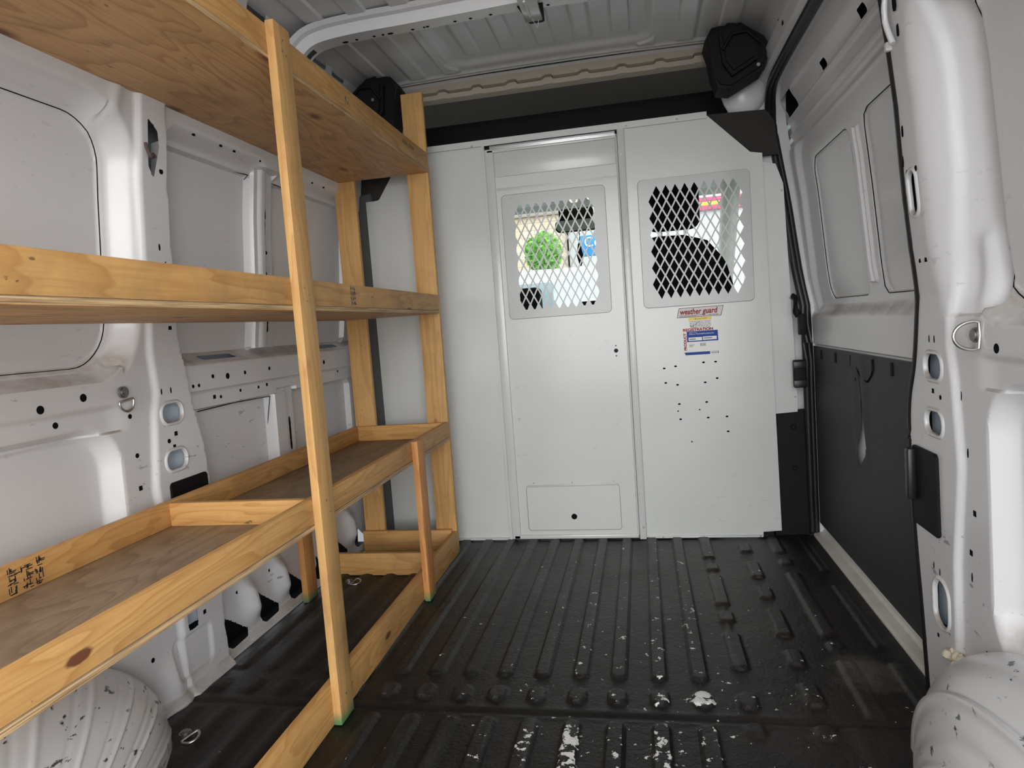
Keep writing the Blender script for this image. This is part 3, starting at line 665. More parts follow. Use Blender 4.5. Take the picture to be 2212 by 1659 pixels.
# left fixed panel
lp = pshape('left_panel', [(-1.106, .02), (-.582, .004), (-.585, 1.642), (-.925, 1.642), (-1.045, 1.468), (-1.058, 1.462), (-1.106, 1.462)], Y0, Y0+.002, PART)
bm = bmesh.new(); add_prism(bm, [(Y0-.012, .004), (Y0+.001, .004), (Y0+.001, .012), (Y0-.012, .010)], -1.10, -.584, lambda u, v, d: (d, u, v)); add_prism(bm, [(-.592, 0), (-.580, 0), (-.580, 1.64), (-.592, 1.64)], Y0-.016, Y0, lambda u, v, d: (u, d, v), .003)
link('folded_edge', bm_done(bm, 30), PART, lp)
box('seam', (-.5845, Y0-.0012, .01), (-.5815, Y0-.0005, 1.60), DARK, lp, 0)
# top strip
ts = pshape('top_strip', [(-.96, 1.628), (.20, 1.628), (.285, 1.628), (.285, 1.652), (-.96, 1.652)], Y0-.010, Y0-.006, PART)
box('track', (-.56, Y0-.004, 1.606), (-.06, Y0+.004, 1.626), GALV, bh, .001)
# door: leaf, outer frame, window screen, kick hatch
WINL = rrect(-.478, -.158, .962, 1.382, .01)
leaf = pshape('door_leaf', [(-.545, .022), (-.060, .022), (-.060, 1.603), (-.545, 1.603)], Y0-.004, Y0-.001, PART, [WINL[::-1], HS(-.104, .773, .0085), HS(-.104, .793, .003), HS(-.104, .752, .003), HS(-.315, .098, .0115)])
bm = bmesh.new()
for a in ((-.5805, .006, -.545, 1.612), (-.060, .006, -.052, 1.612)): add_box(bm, (a[0], Y0-.012, a[1]), (a[2], Y0+.002, a[3]), .003)
add_box(bm, (-.572, Y0-.012, 1.596), (-.052, Y0+.002, 1.608), .003); add_box(bm, (-.572, Y0-.012, .006), (-.052, Y0+.002, .022), .003)
link('door_frame', bm_done(bm, 35), PART, bh)
bm = bmesh.new(); add_box(bm, (-.543, Y0-.008, 1.500), (-.062, Y0-.004, 1.596), .002); add_box(bm, (-.543, Y0-.006, 1.452), (-.062, Y0-.004, 1.456), .0005)
link('upper_rail', bm_done(bm, 35), PART, leaf)
bm = bmesh.new(); add_box(bm, (-.541, Y0-.0052, 1.446), (-.062, Y0-.0035, 1.451), 0); link('seam', bm_done(bm), DULL, leaf)
def kick():
    bm = bmesh.new(); add_prism(bm, rrect(-.508, -.124, .042, .228, .012), Y0-.0055, Y0-.004, XZ); k = link('kick_hatch', bm_done(bm), PART, leaf)
    bm = bmesh.new(); add_box(bm, (-.506, Y0-.0075, .226), (-.128, Y0-.004, .234), .001)
    link('hinge', bm_done(bm, 35), PARTS, leaf)
    bm = bmesh.new(); add_prism(bm, circ(-.315, .098, .012), Y0-.0060, Y0-.0050, XZ); link('finger_hole', bm_done(bm), DARK, leaf)
kick()
def screen(name, x0, x1, z0, z1, nx, wx0, wx1, wz0, wz1, parent, mat):
    """expanded-metal style plate: rounded sheet pierced with staggered diamonds"""
    px = (wx1-wx0)/nx; dw = px*.36; nrow = 7; pz = (wz1-wz0)/nrow
    bm = bmesh.new()
    hx = px/2; hz = pz/2
    # lattice of bars: two families of slanted bars, clipped to the stepped window edge, joined by solid border
    holes = []
    for r in range(nrow*2-1):
        cz = wz0+hz*(r+1.0)
        for c in range(nx+1):
            cx = wx0+px*c+(hx if r % 2 else 0)
            if cx < wx0+hx*.2 or cx > wx1-hx*.2 : continue
            holes.append([(cx, cz-hz*.84), (cx+hx*.79, cz), (cx, cz+hz*.84), (cx-hx*.79, cz)])
    return pshape(name, rrect(x0, x1, z0, z1, .018), Y0-.0075, Y0-.0055, mat, [h[::-1] for h in holes], parent)
sl = screen('window_screen', -.525, -.112, .928, 1.425, 10, -.487, -.150, .950, 1.396, leaf, PARTS)
# hinge post
post = link('hinge_post', bm_done((lambda bm: (add_box(bm, (-.052, Y0-.014, .0), (-.025, Y0+.002, 1.628), .003), bm)[1])(bmesh.new()), 35), PART, bh)
# right fixed panel
hl = [(.080, .690), (.124, .696), (.231, .705), (.277, .705), (.083, .632), (.128, .622), (.234, .626), (.280, .640), (.131, .545), (.236, .548), (.133, .484), (.239, .486), (.310, .487), (.312, .428)]
sm = [(.125, .517), (.208, .519), (.172, .392)]
rp = pshape('right_panel', [(-.032, .004), (.428, .004), (.428, .022), (.497, .026), (.480, 1.478), (.437, 1.487), (.284, 1.642), (-.032, 1.642)], Y0-.001, Y0+.001, PART,
            [rrect(.045, .408, .960, 1.400, .01)[::-1]]+[HS(a, b_, .0055, .0035) for a, b_ in hl]+[HS(a, b_, .003) for a, b_ in sm])
sr = screen('window_screen', .016, .430, .932, 1.425, 10, .050, .406, .958, 1.404, rp, PARTS)
bm = bmesh.new(); add_box(bm, (-.020, Y0-.010, .003), (.426, Y0, .010), .001); link('folded_edge', bm_done(bm, 35), PART, rp)
wp = pshape('wing_panel', [(.470, .486), (.574, .492), (.576, .53), (.553, 1.36), (.528, 1.436), (.47, 1.45)], Y0+.012, Y0+.014, PART)
def outline(parent, pts, y, r=.0007):
    bm = bmesh.new(); tube(bm, [(a, y, b_) for a, b_ in pts], r, 5, closed=True, updir=Vector((0, 1, 0))); link('seam', bm_done(bm), DULL, parent)
outline(leaf, rrect(-.509, -.123, .041, .229, .012), Y0-.0046); outline(leaf, rrect(-.526, -.111, .927, 1.426, .018), Y0-.0046); outline(rp, rrect(.015, .431, .931, 1.426, .018), Y0-.0012, .0009)
outline(bh, rrect(-.5805, -.053, .006, 1.611, .002), Y0-.0125, .0006)
BOLTM = flat('grey_zinc', (0.36, 0.36, 0.35), 0.45, metal=.8)
def bolts(parent, lst, y, r=.0045, mat=BOLTM, nm='screw'):
    first = None
    for x, z in lst:
        if first is None:
            bm = bmesh.new(); add_prism(bm, circ(0, 0, r, n=14), 0, -.0015, XZ); add_prism(bm, circ(0, 0, r*.62, n=12), -.0015, -.0035, XZ, .0008)
            first = bm_done(bm, 30)
            o = link(nm, first, mat, parent, None, (x, y, z))
        else: o = link(nm, first, None, parent, None, (x, y, z))
bolts(leaf, [(-.482, 1.412), (-.196, 1.417), (-.517, 1.165), (-.119, 1.165), (-.468, .935), (-.160, .943)], Y0-.0075, .0032)
bolts(leaf, [(-.518, .650), (-.518, .515), (-.118, .640), (-.116, .505)], Y0-.004, .006)
bolts(leaf, [(-.475, .243), (-.315, .241), (-.145, .243)], Y0-.004, .003)
bolts(rp, [(.074, 1.413), (.354, 1.417), (.018, 1.195), (.426, 1.195), (.080, .940), (.358, .946)], Y0-.0075, .0032)
bolts(post, [(-.038, 1.53), (-.035, .05), (-.038, 1.16), (-.038, .80), (-.038, .42)], Y0-.014, .0045)
bolts(wp, [(.546, 1.335), (.562, .93), (.568, .55)], Y0+.012, .004)
bolts(ts, [(-.63, 1.632), (-.015, 1.636), (.175, 1.638)], Y0-.010, .004, DULL)
bolts(rp, [(.04, .007), (.20, .007), (.415, .007)], Y0-.010, .003, DULL)

# stickers with their printing
def pm(name, c, r=.4): return flat(name, c, r)
RED = pm('sticker_red', (.34, .012, .02), .7); MAROON = pm('sticker_maroon', (.20, .012, .02), .7); WHT = pm('sticker_white', (.78, .78, .76)); YEL = pm('sticker_yellow', (.85, .62, .08)); BLU = pm('sticker_blue', (.02, .065, .32), .7); INK = pm('sticker_ink', (.03, .03, .035))
def text(body, size, loc, mat, parent, rot=0.0, name='lettering', shear=0.0, sx=1.0, bold=0.0, M=None):
    c = bpy.data.curves.new('t', 'FONT'); c.body = body; c.size = size; c.shear = shear; c.extrude = .0002
    t = bpy.data.objects.new('t', c); COL.objects.link(t); dg = bpy.context.evaluated_depsgraph_get(); dg.update()
    me = bpy.data.meshes.new_from_object(t.evaluated_get(dg)); bpy.data.objects.remove(t); bpy.data.curves.remove(c)
    if M is None:
        M = Matrix.Translation(loc) @ Matrix.Rotation(math.pi/2, 4, 'X') @ Matrix.Rotation(rot, 4, 'Z') @ Matrix.Diagonal((sx, 1, 1, 1))
    me.materials.clear()
    if bold:
        b2 = bmesh.new()
        for kz, (dx, dy) in enumerate(((-1, 0), (1, 0), (0, -1), (0, 1), (.7, .7), (-.7, -.7), (.7, -.7), (-.7, .7))):
            n0 = len(b2.verts); b2.from_mesh(me); b2.verts.ensure_lookup_table()
            for v in b2.verts[n0:]: v.co.x += dx*bold; v.co.y += dy*bold; v.co.z += (kz+1)*3e-5
        b2.to_mesh(me); b2.free()
    return link(name, me, mat, parent, M)
ys = Y0-.0016
# brand sticker
bm = bmesh.new(); add_prism(bm, [(.138, .884), (.306, .884), (.316, .922), (.148, .922)], ys, ys+.0004, XZ); bs = link('brand_sticker', bm_done(bm), pm('sticker_clear_grey', (.60, .61, .60)), rp); bs['label'] = 'white sticker with maroon slanted lettering and border'
def inset(p, d): return [(p[0][0]+d*1.2, p[0][1]+d), (p[1][0]-d, p[1][1]+d), (p[2][0]-d*1.2, p[2][1]-d), (p[3][0]+d, p[3][1]-d)]
bq = [(.138, .884), (.306, .884), (.316, .922), (.148, .922)]
pshape('border', bq, ys-.0004, ys-.0001, MAROON, [inset(bq, .0018)[::-1]], bs)
bm = bmesh.new(); add_box(bm, (.146, ys-.0004, .8905), (.242, ys-.0001, .8920)); link('underline', bm_done(bm), MAROON, bs)
text('weather guard', .0300, (.150, ys-.0003, .8965), RED, bs, shear=.2, sx=.80, bold=.0008)
text('www.weatherguard.com', .0062, (.150, ys-.0003, .886), INK, bs)
bm = bmesh.new(); [add_box(bm, (a, ys-.0004, .8885), (a+l_, ys-.0001, .8905)) for a, l_ in ((.258, .002), (.262, .009), (.273, .009), (.284, .012))]; link('small_print', bm_done(bm), INK, bs)
# caution sticker
bm = bmesh.new(); add_prism(bm, [(.182, .840), (.271, .840), (.270, .884), (.181, .884)], ys+.0002, ys+.0006, XZ); cs = link('caution_sticker', bm_done(bm), WHT, rp); cs['label'] = 'white and yellow caution sticker'
bm = bmesh.new(); add_prism(bm, [(.182, .871), (.270, .871), (.270, .8825), (.182, .8825)], ys-.0001, ys+.0002, XZ); link('yellow_band', bm_done(bm), YEL, cs)
text('CAUTION', .0085, (.213, ys-.0003, .8735), INK, cs)
bm = bmesh.new(); add_prism(bm, [(.206, .8745), (.212, .8745), (.209, .880)], ys-.0005, ys-.0001, XZ)
random.seed(3)
for k in range(5):
    x = .186+.004*(k == 4)
    while x < .264:
        l = random.uniform(.003, .010); add_box(bm, (x, ys-.0001, .8655-.0058*k), (min(x+l, .268), ys+.0002, .8675-.0058*k)); x += l+.0025
tube(bm, [(.188, ys-.0004, .846), (.205, ys-.0004, .853), (.224, ys-.0004, .867)], .0006, 5); tube(bm, [(.186, ys-.0004, .853), (.196, ys-.0004, .849), (.201, ys-.0004, .844)], .0005, 5)
link('print', bm_done(bm), INK, cs)
# registration sticker
bm = bmesh.new(); add_prism(bm, [(.158, .735), (.291, .735), (.290, .843), (.160, .843)], ys, ys+.0004, XZ); rs = link('registration_sticker', bm_done(bm), WHT, rp); rs['label'] = 'white, blue and red product registration sticker'
bm = bmesh.new()
add_prism(bm, [(.173, .788), (.291, .788), (.290, .829), (.173, .829)], ys-.0002, ys, XZ); add_prism(bm, [(.166, .7365), (.258, .7365), (.258, .7475), (.160, .7475)], ys-.0002, ys, XZ); add_prism(bm, [(.287, .738), (.290, .738), (.290, .7475), (.287, .7475)], ys-.0002, ys, XZ)
link('blue_field', bm_done(bm), BLU, rs)
bm = bmesh.new(); add_box(bm, (.179, ys-.0005, .792), (.230, ys-.0003, .805)); add_box(bm, (.233, ys-.0005, .793), (.285, ys-.0003, .806)); link('white_field', bm_done(bm), WHT, rs)
text('REGISTRATION', .0142, (.159, ys-.0004, .8305), RED, rs, sx=1.17, bold=.0006)
text('PRODUCT', .0142, (.1705, ys-.0004, .7555), RED, rs, rot=math.pi/2, bold=.0006, sx=1.0)
text('Online at WEATHERGUARD.COM', .0070, (.181, ys-.0004, .8155), WHT, rs, sx=.92); text('Register now!', .0050, (.183, ys-.0004, .8225), WHT, rs)
bm = bmesh.new(); random.seed(5)
for k in range(14): add_box(bm, (.222+.0016*k, ys-.0003, .770), (.222+.0016*k+random.choice((.0006, .001)), ys, .781))
for k in range(3): add_box(bm, (.180, ys-.0003, .7755-.0035*k), (.200-.003*k, ys, .7768-.0035*k))
add_box(bm, (.182, ys-.0007, .797), (.206, ys-.0005, .8)); add_box(bm, (.236, ys-.0007, .7985), (.268, ys-.0005, .8015)); add_box(bm, (.262, ys-.0003, .740), (.285, ys, .742)); add_box(bm, (.262, ys-.0003, .745), (.285, ys, .7465))
link('print', bm_done(bm), INK, rs)

# ------------------------------------------------------------------ black trim round the bulkhead
def felt_pts(s): return [(CX+s*.592, 1.652), (CX+s*.805, 1.645), (CX+s*.835, 1.60), (CX+s*.845, 1.475), (CX+s*.74, 1.475), (CX+s*.69, 1.50), (CX+s*.66, 1.56), (CX+s*.61, 1.60)]
for s, lab in ((1, 'black speckled felt corner panel right of the bulkhead top, by the sliding door'), (-1, 'black felt corner panel behind the far posts of the wooden shelves')):
    o = prism('corner_felt', felt_pts(s), PT+.035, PT+.05, XZ, FELT, bev=.002); tag(o, lab, 'trim panel', None)
for s, lab in ((1, 'black plastic lower pillar cover between bulkhead and sliding door'), (-1, 'black pillar cover strip behind the left end of the bulkhead')):
    x0, x1 = (.480, .606) if s > 0 else (-1.20, -1.09)
    z1 = .497 if s > 0 else 1.50
    o = prism('pillar_cover', [(x0, .0), (x1, .0), (x1-(0.0 if s > 0 else 0), z1), (x0, z1-.012)], PT+.02, PT+.06, XZ, BLACKP if s > 0 else flat('dark_grey_trim', (.10, .105, .11), .6), bev=.003); tag(o, lab, 'pillar cover')
    if s > 0:
        first = None
        for z in (.432, .270):
            bm = bmesh.new(); tube(bm, [(.558+.009*math.cos(a), PT+.018, z+.009*math.sin(a)) for a in np.linspace(0, 2*math.pi, 17)[:-1]], .0022, 6, closed=True); add_prism(bm, circ(.558, z, .005), PT+.015, PT+.022, XZ)
            link('screw', bm_done(bm, 40), BLACKP, o)
# body panel behind the bulkhead gap on the left and right
for s, nm in ((-1, 'trim_4'), (1, 'trim_5')):
    pts = [(CX+s*.72, .0), (CX+s*.95, .0), (CX+s*.93, .9), (CX+s*.85, 1.65), (CX+s*.80, 1.80), (CX+s*.70, 1.90), (CX+s*.60, 1.90), (CX+s*.665, 1.70), (CX+s*.70, 1.60), (CX+s*.74, 1.50), (CX+s*.76, 1.2)]
    o = prism(nm, pts, PT+.075, PT+.10, XZ, WHITE, bev=.003); tag(o, kind='structure')
    # bulging rounded corner of the roof pillar
    g = bmesh.new(); bmesh.ops.create_uvsphere(g, u_segments=24, v_segments=14, radius=1)
    for v in g.verts: v.co = Vector((CX+s*.735+v.co.x*.085, PT+.075+v.co.y*.05, 1.735+v.co.z*.10))
    link('rounded_corner', bm_done(g, 60), WHITE, o)
# black plastic roof-corner covers
def corner_cover(s, lab):
    root = empty('roof_corner_cover', (CX+s*.68, 2.58, 1.82)); tag(root, lab, 'plastic cover', 'black roof corner covers')
    prof_ = [(.575, 1.855), (.60, 1.895), (.66, 1.905), (.70, 1.90), (.775, 1.845), (.80, 1.80), (.77, 1.735), (.66, 1.68), (.615, 1.69), (.60, 1.74), (.592, 1.80)]
    bm = bmesh.new(); add_prism(bm, [(CX+s*a, b_) for a, b_ in prof_], 2.58, 2.71, XZ, .010); link('body', bm_done(bm, 35), BLACKP, root)
    bm = bmesh.new(); add_prism(bm, [(CX+s*a, b_) for a, b_ in [(.62, 1.86), (.65, 1.893), (.69, 1.885), (.755, 1.82), (.745, 1.76), (.66, 1.715), (.63, 1.76)]], 2.545, 2.585, XZ, .012); link('face', bm_done(bm, 35), BLACKP, root)
    bm = bmesh.new(); tube(bm, [(CX+s*.63, 2.54, 1.80), (CX+s*.66, 2.53, 1.845), (CX+s*.71, 2.535, 1.85), (CX+s*.755, 2.545, 1.81)], .006, 8); link('raised_rib', bm_done(bm, 60), BLACKP, root)
    bm = bmesh.new(); add_prism(bm, circ(CX+s*(.66 if s < 0 else .75), 1.80 if s < 0 else 1.745, .006), 2.535 if s < 0 else 2.57, 2.58, XZ, .001); link('clip', bm_done(bm, 40), DULL, root)
corner_cover(-1, 'black plastic roof corner cover above the wooden shelves'); corner_cover(1, 'black plastic roof corner cover above the sliding door end of the bulkhead')

# ------------------------------------------------------------------ door catches on the front seal
c1 = empty('door_striker', (.60, 2.70, .85)); tag(c1, 'black door striker with a curved arm, upper of two on the front seal', 'door striker')
bm = bmesh.new(); add_box(bm, (.574, 2.66, .79), (.598, 2.70, .868), .004); link('block', bm_done(bm, 35), BLACKP, c1)
bm = bmesh.new(); tube(bm, smooth_path([(.565, 2.72, .935), (.570, 2.70, .925), (.568, 2.69, .885), (.578, 2.69, .860)], 4), .008, 8, flat_=(1, 1.6)); link('arm', bm_done(bm, 60), BLACKP, c1)
c2 = empty('door_guide', (.60, 2.70, .64)); tag(c2, 'black ribbed plastic door guide block, lower of two catches on the front seal', 'door guide')
bm = bmesh.new(); add_box(bm, (.556, 2.690, .590), (.600, 2.725, .695), .005); link('block', bm_done(bm, 35), BLACKP, c2)
for z in (.592, .663):
    bm = bmesh.new(); add_box(bm, (.552, 2.684, z), (.598, 2.692, z+.028), .003); link('pad', bm_done(bm, 35), RUBBER, c2)

# black access covers on both rear pillars
for s, lab in ((-1, 'black access cover on the left pillar behind the lower shelf'), (1, 'black access cover on the right pillar beside the sliding door')):
    yy = (1.495, 1.640) if s < 0 else (1.545, 1.675)
    xw = lambda y, z, s=s: CX+s*(float(Wd(z))-.014)
    bm = bmesh.new(); add_prism(bm, rrect(yy[0], yy[1], .383, .565, .008), 0, .006, lambda u, v, d, s=s: (CX+s*(float(Wd(v))-.012-d), u, v), .0015)
    o = link('access_cover', bm_done(bm, 35), BLACKP); tag(o, lab, 'cover')
    if s > 0:
        bm = bmesh.new(); add_box(bm, (CX+Wd(.5)-.034, 1.655, .44), (CX+Wd(.5)-.016, 1.680, .558), .005); link('bump_stop', bm_done(bm, 35), RUBBER, o)

# ------------------------------------------------------------------ tie-down rings
def ring(name, loc, rotM, lab, R_=.030, flat_d=True, grp='steel tie-down rings'):
    M = Matrix.Translation(loc) @ rotM
    root = empty(name, (0, 0, 0), M); tag(root, lab, 'tie-down ring', grp)
    bm = bmesh.new(); add_prism(bm, circ(0, 0, .014, n=20), 0, .012, lambda u, v, d: (u, v, d), .003); add_prism(bm, circ(0, 0, .007, n=6), .012, .014, lambda u, v, d: (u, v, d)); link('bolt', bm_done(bm, 35), DULL, root, M)
    bm = bmesh.new()
    pts = [(R_*.75*math.cos(a), -.006-R_*.72+R_*.95*math.sin(a), .008+.004*math.cos(a)) for a in np.linspace(-math.pi*1.05, math.pi*.05, 16)] if flat_d else [(R_*math.cos(a), -R_*.9+R_*math.sin(a), .008) for a in np.linspace(0, 2*math.pi, 24)[:-1]]
    tube(bm, pts, .003, 8, closed=True); link('ring', bm_done(bm, 60), STEEL, root, M)
RX = lambda d: Matrix.Rotation(math.radians(d), 4, 'X'); RY = lambda d: Matrix.Rotation(math.radians(d), 4, 'Y'); RZm = lambda d: Matrix.Rotation(math.radians(d), 4, 'Z')
ring('tie_down_ring', (CX-Wd(.81)+.002, 1.378, .812), RY(90) @ RZm(90) @ RZm(10), 'steel tie-down ring hanging on the left wall rail between the shelves', .024)
def d_ring():
    x = CX+float(Wd(.82)); M = Matrix.Translation((x, 1.385, .822)); root = empty('tie_down_ring', (0, 0, 0), M)
    tag(root, 'steel D ring standing out from the right wall rail behind the pillar', 'tie-down ring', 'steel tie-down rings')
    bm = bmesh.new(); add_prism(bm, circ(0, 0, .014, n=20), .002, -.010, lambda u, v, d: (d, u, v), .003); link('bolt', bm_done(bm, 35), DULL, root, M)
    pts = [(-.012-.034*math.cos(a), -.012, .026*math.sin(a)) for a in np.linspace(-math.pi/2, math.pi/2, 15)]+[(-.004, -.012, .024), (-.002, -.012, 0), (-.004, -.012, -.024)]
    bm = bmesh.new(); tube(bm, pts, .0032, 8, closed=True, updir=Vector((0, 1, 0))); link('ring', bm_done(bm, 60), STEEL, root, M)
d_ring()
ring('tie_down_ring', (-1.095, 1.322, .004), RZm(60), 'steel tie-down ring on the black floor beside the left wheel arch', .026)
ring('tie_down_ring', (-1.105, 2.25, .004), RZm(75), 'steel tie-down ring on the floor under the shelves, nearest the bulkhead', .026)

bm = bmesh.new(); xw_ = CX-float(Wd(1.385))+.014
tube(bm, smooth_path([(xw_, 1.475, 1.40), (xw_+.006, 1.478, 1.375), (xw_+.004, 1.488, 1.368), (xw_, 1.498, 1.378), (xw_, 1.505, 1.372)], 4), .0045, 7)
link('burnt_clip', bm_done(bm, 60), flat('sooty_brown', (.10, .07, .065), .8, bump=.6), wl_)
rnd = random.Random(9); bm = bmesh.new()
for k in range(16):
    g_ = bmesh.ops.create_icosphere(bm, subdivisions=2, radius=rnd.uniform(.007, .014)); o_ = Vector((CX+float(Wd(.15))-.012+rnd.uniform(-.01, .008), rnd.uniform(1.455, 1.515), rnd.uniform(.125, .160)))
    for v in g_['verts']: v.co = v.co+o_+Vector((rnd.uniform(-.002, .002),)*3)
link('foam_sealant', bm_done(bm, 80), flat('yellowed_foam', (.66, .60, .46), .8, bump=.6, bscale=90), wr_)
xw_ = CX+float(Wd(1.5))-.012
bm = bmesh.new(); tube(bm, smooth_path([(xw_, 1.545, 1.535), (xw_-.010, 1.548, 1.50), (xw_-.008, 1.555, 1.46), (xw_, 1.540, 1.41)], 5), .006, 8)
link('door_hinge_arm', bm_done(bm, 60), WHITE, wr_)
bm = bmesh.new(); add_box(bm, (CX+Wd(1.42)-.022, 1.578, 1.410), (CX+Wd(1.42)-.006, 1.592, 1.428), .002); link('white_clip', bm_done(bm, 35), WHT, wr_)
plugs(1, [(1.53, 1.50, .020, 'v'), (1.535, 1.44, .012, 'v')], wr_, off_right)

# ------------------------------------------------------------------ wheel arches
def arch(name, s, cy, a, hgt, D, lab, beads, npl=1.9):
    nu, nv = 220, 90
    th = np.linspace(.0, math.pi, nu); t = np.linspace(0.0, math.pi/2, nv)
    T_, V_ = np.meshgrid(th, t, indexing='ij')
    pw = lambda v, n: np.sign(v)*np.abs(v)**(2/n)
    cs = pw(np.cos(V_), npl); sn = pw(np.sin(V_), npl)
    bump = beads(T_, V_)
    y = cy+(a*cs+bump)*pw(np.cos(T_), 2.2); z = (hgt*cs+bump)*pw(np.sin(T_), 2.2)
    xw = .915
    x = CX+s*(xw-D*sn-bump*np.sin(V_))
    bm = None
    idx = np.arange(nu*nv).reshape(nu, nv); q = np.stack([idx[:-1, :-1], idx[1:, :-1], idx[1:, 1:], idx[:-1, 1:]], -1).reshape(-1, 4)
    if s > 0: q = q[:, ::-1]
    me = bpy.data.meshes.new(name); me.from_pydata(np.stack([x.ravel(), y.ravel(), z.ravel()], -1).tolist(), [], q.tolist()); me.update()
    for p in me.polygons: p.use_smooth = True
    o = link(name, me, ARCHM); tag(o, lab, 'wheel arch'); return o
def beadsL(T, V):
    b_ = 0*T
    for k in np.arange(.16, 3.0, .27): b_ = b_+.0035*gs(T-k-.22*(V-.8), .013)-.0015*gs(T-k-.10-.22*(V-.8), .012)
    return b_*ss(.15, .4, V)*(1-ss(1.35, 1.5, V))
def beadsR(T, V):
    return .009*gs(V-.58, .022)+.008*gs(V-.92, .024)-.004*gs(V-.76, .04)+.006*gs(V-1.22, .02)
arch('wheel_arch', -1, .74, .62, .33, .25, 'scuffed white wheel arch under the lower wooden shelf', beadsL)
arch('wheel_arch', 1, .80, .72, .335, .238, 'scuffed white wheel arch by the right wall, in the near corner', beadsR)

# ------------------------------------------------------------------ wooden shelving unit
PIV = Vector((-.737, 1.4, 0))
G = Matrix.Translation(PIV) @ Matrix.Rotation(.0125, 4, 'Z') @ Matrix.Translation(-PIV)
rack = empty('wooden_shelving_unit', (-.95, 1.45, 0)); tag(rack, 'homemade pine shelving unit with three plywood shelves along the left wall', 'shelving unit')
AX = {'x': Matrix.Identity(4), 'y': Matrix.Rotation(math.pi/2, 4, 'Z'), 'z': Matrix.Rotation(-math.pi/2, 4, 'Y')}
def board(name, lo, hi, ax, mat, parent=rack, bev=.0018, wob=.0012):
    c = Vector([(a+b_)/2 for a, b_ in zip(lo, hi)]); R = AX[ax]; d = Vector([hi[i]-lo[i] for i in range(3)])
    h = R.inverted() @ d; h = Vector([abs(v)/2 for v in h])
    bm = bmesh.new(); add_box(bm, -h, h, bev)
    me = bm_done(bm, 30)
    return link(name, me, mat, parent, G @ Matrix.Translation(c) @ R)
XO, XB = -.757, -1.150
YN, YF = .30, 2.56
def shelf_level(zb, zt, back=True, topmat=PLYTOP, divider=None):
    deck = board('shelf_deck', (XB, YN, zb), (XO+.001, YF, zb+.012), 'y', topmat)
    deck.data.materials.append(PLYU); deck.data.materials.append(PLYE)
    for p in deck.data.polygons:
        if p.normal.z < .3: p.material_index = 1
        if abs(p.normal.z) < .3: p.material_index = 2
    board('front_board', (XO-.019, YN, zb+.012), (XO, YF, zt), 'y', LUMBER, deck)
    board('back_board', (XB, YN, zb+.012), (XB+.019, YF, zt), 'y', LUMBER, deck)
    board('end_board', (XB+.019, YF-.019, zb+.012), (XO-.019, YF, zt), 'x', LUMBER, deck)
    board('end_board', (XB+.019, YN, zb+.012), (XO-.019, YN+.019, zt), 'x', LUMBER, deck)
    if divider: board('divider', (XB+.019, divider, zb+.012), (XO-.019, divider+.019, zt-.003), 'x', LUMBER, deck)
    return deck
d1 = shelf_level(.470, .541, divider=1.405)
d2 = shelf_level(.970, 1.043)
d3 = shelf_level(1.510, 1.586)
board('front_post', (XO, 1.395, 0), (XO+.020, 1.466, 1.592), 'z', LUMBER2)
board('front_post', (XO, .34, 0), (XO+.020, .41, 1.592), 'z', LUMBER2)
board('end_post', (-.842, 2.561, 0), (-.757, 2.580, 1.812), 'z', LUMBER2)
board('end_post', (-1.146, 2.561, 0), (-1.060, 2.580, 1.56), 'z', LUMBER2)
board('short_leg', (XO, 2.100, 0), (XO+.021, 2.170, .545), 'z', ORANGE)
board('back_leg', (-1.190, 2.085, 0), (-1.168, 2.155, .470), 'z', ORANGE)
board('back_leg', (-1.172, .9, 0), (-1.152, .97, .470), 'z', ORANGE) if False else None
board('base_rail', (XO-.019, .30, 0), (XO, YF, .098), 'y', LUMBER)
board('base_crosspiece', (XB+.0, YF-.019, .015), (XO-.019, YF, .108), 'x', LUMBER)
board('base_crosspiece', (XB+.0, 2.20, .10), (XO-.019, 2.219, .188), 'x', LUMBER) if False else None
board('base_crosspiece', (-1.20, 2.34, 0), (XO-.019, 2.359, .085), 'x', LUMBER)
# galvanised mending plate on the base rail
bm = bmesh.new(); add_box(bm, (XO, 1.466, .0), (XO+.018, 1.469, .085), .0008); add_box(bm, (XO+.0, 1.468, .0), (XO+.003, 1.50, .085), .0008)
link('bracket', bm_done(bm, 35), STEEL, rack, G)
# nail heads
def nails(lst):
    for y, z in lst:
        bm = bmesh.new(); add_prism(bm, circ(y, z, .0026, n=8), XO+.0195, XO+.0205, lambda u, v, d: (d, u, v)); link('nail', bm_done(bm), DULL, rack, G)
nails([(1.43, 1.56), (1.44, 1.53), (1.425, 1.535), (1.42, 1.02), (1.44, 1.005), (1.43, .99), (1.425, .53), (1.44, .50), (1.43, .06), (2.13, .52), (2.14, .49), (2.13, .06)])
# black ink marks on the boards: mill stamps as blocks of strokes, a scrawl on the top board
def stamp(y0, y1, z0, z1, x, par, rows=3, cols=3, seed=1):
    rnd = random.Random(seed); bm = bmesh.new(); dy = (y1-y0)/cols; dz = (z1-z0)/rows
    for r in range(rows):
        for c in range(cols):
            for k in range(9):
                a = y0+dy*c+rnd.uniform(0, dy*.6); b_ = z0+dz*r+rnd.uniform(0, dz*.6)
                if rnd.random() < .5: add_box(bm, (x-.0004, a, b_), (x+.0004, a+dy*rnd.uniform(.2, .5), b_+.0018))
                else: add_box(bm, (x-.0004, a, b_), (x+.0004, a+.0018, b_+dz*rnd.uniform(.3, .7)))
    link('ink_stamp', bm_done(bm), INK, par, G)
stamp(1.72, 1.755, .987, 1.04, XO, d2, 4, 3, 2)
stamp(.975, 1.06, .486, .537, XB+.019, d1, 3, 3, 4)
bm = bmesh.new()
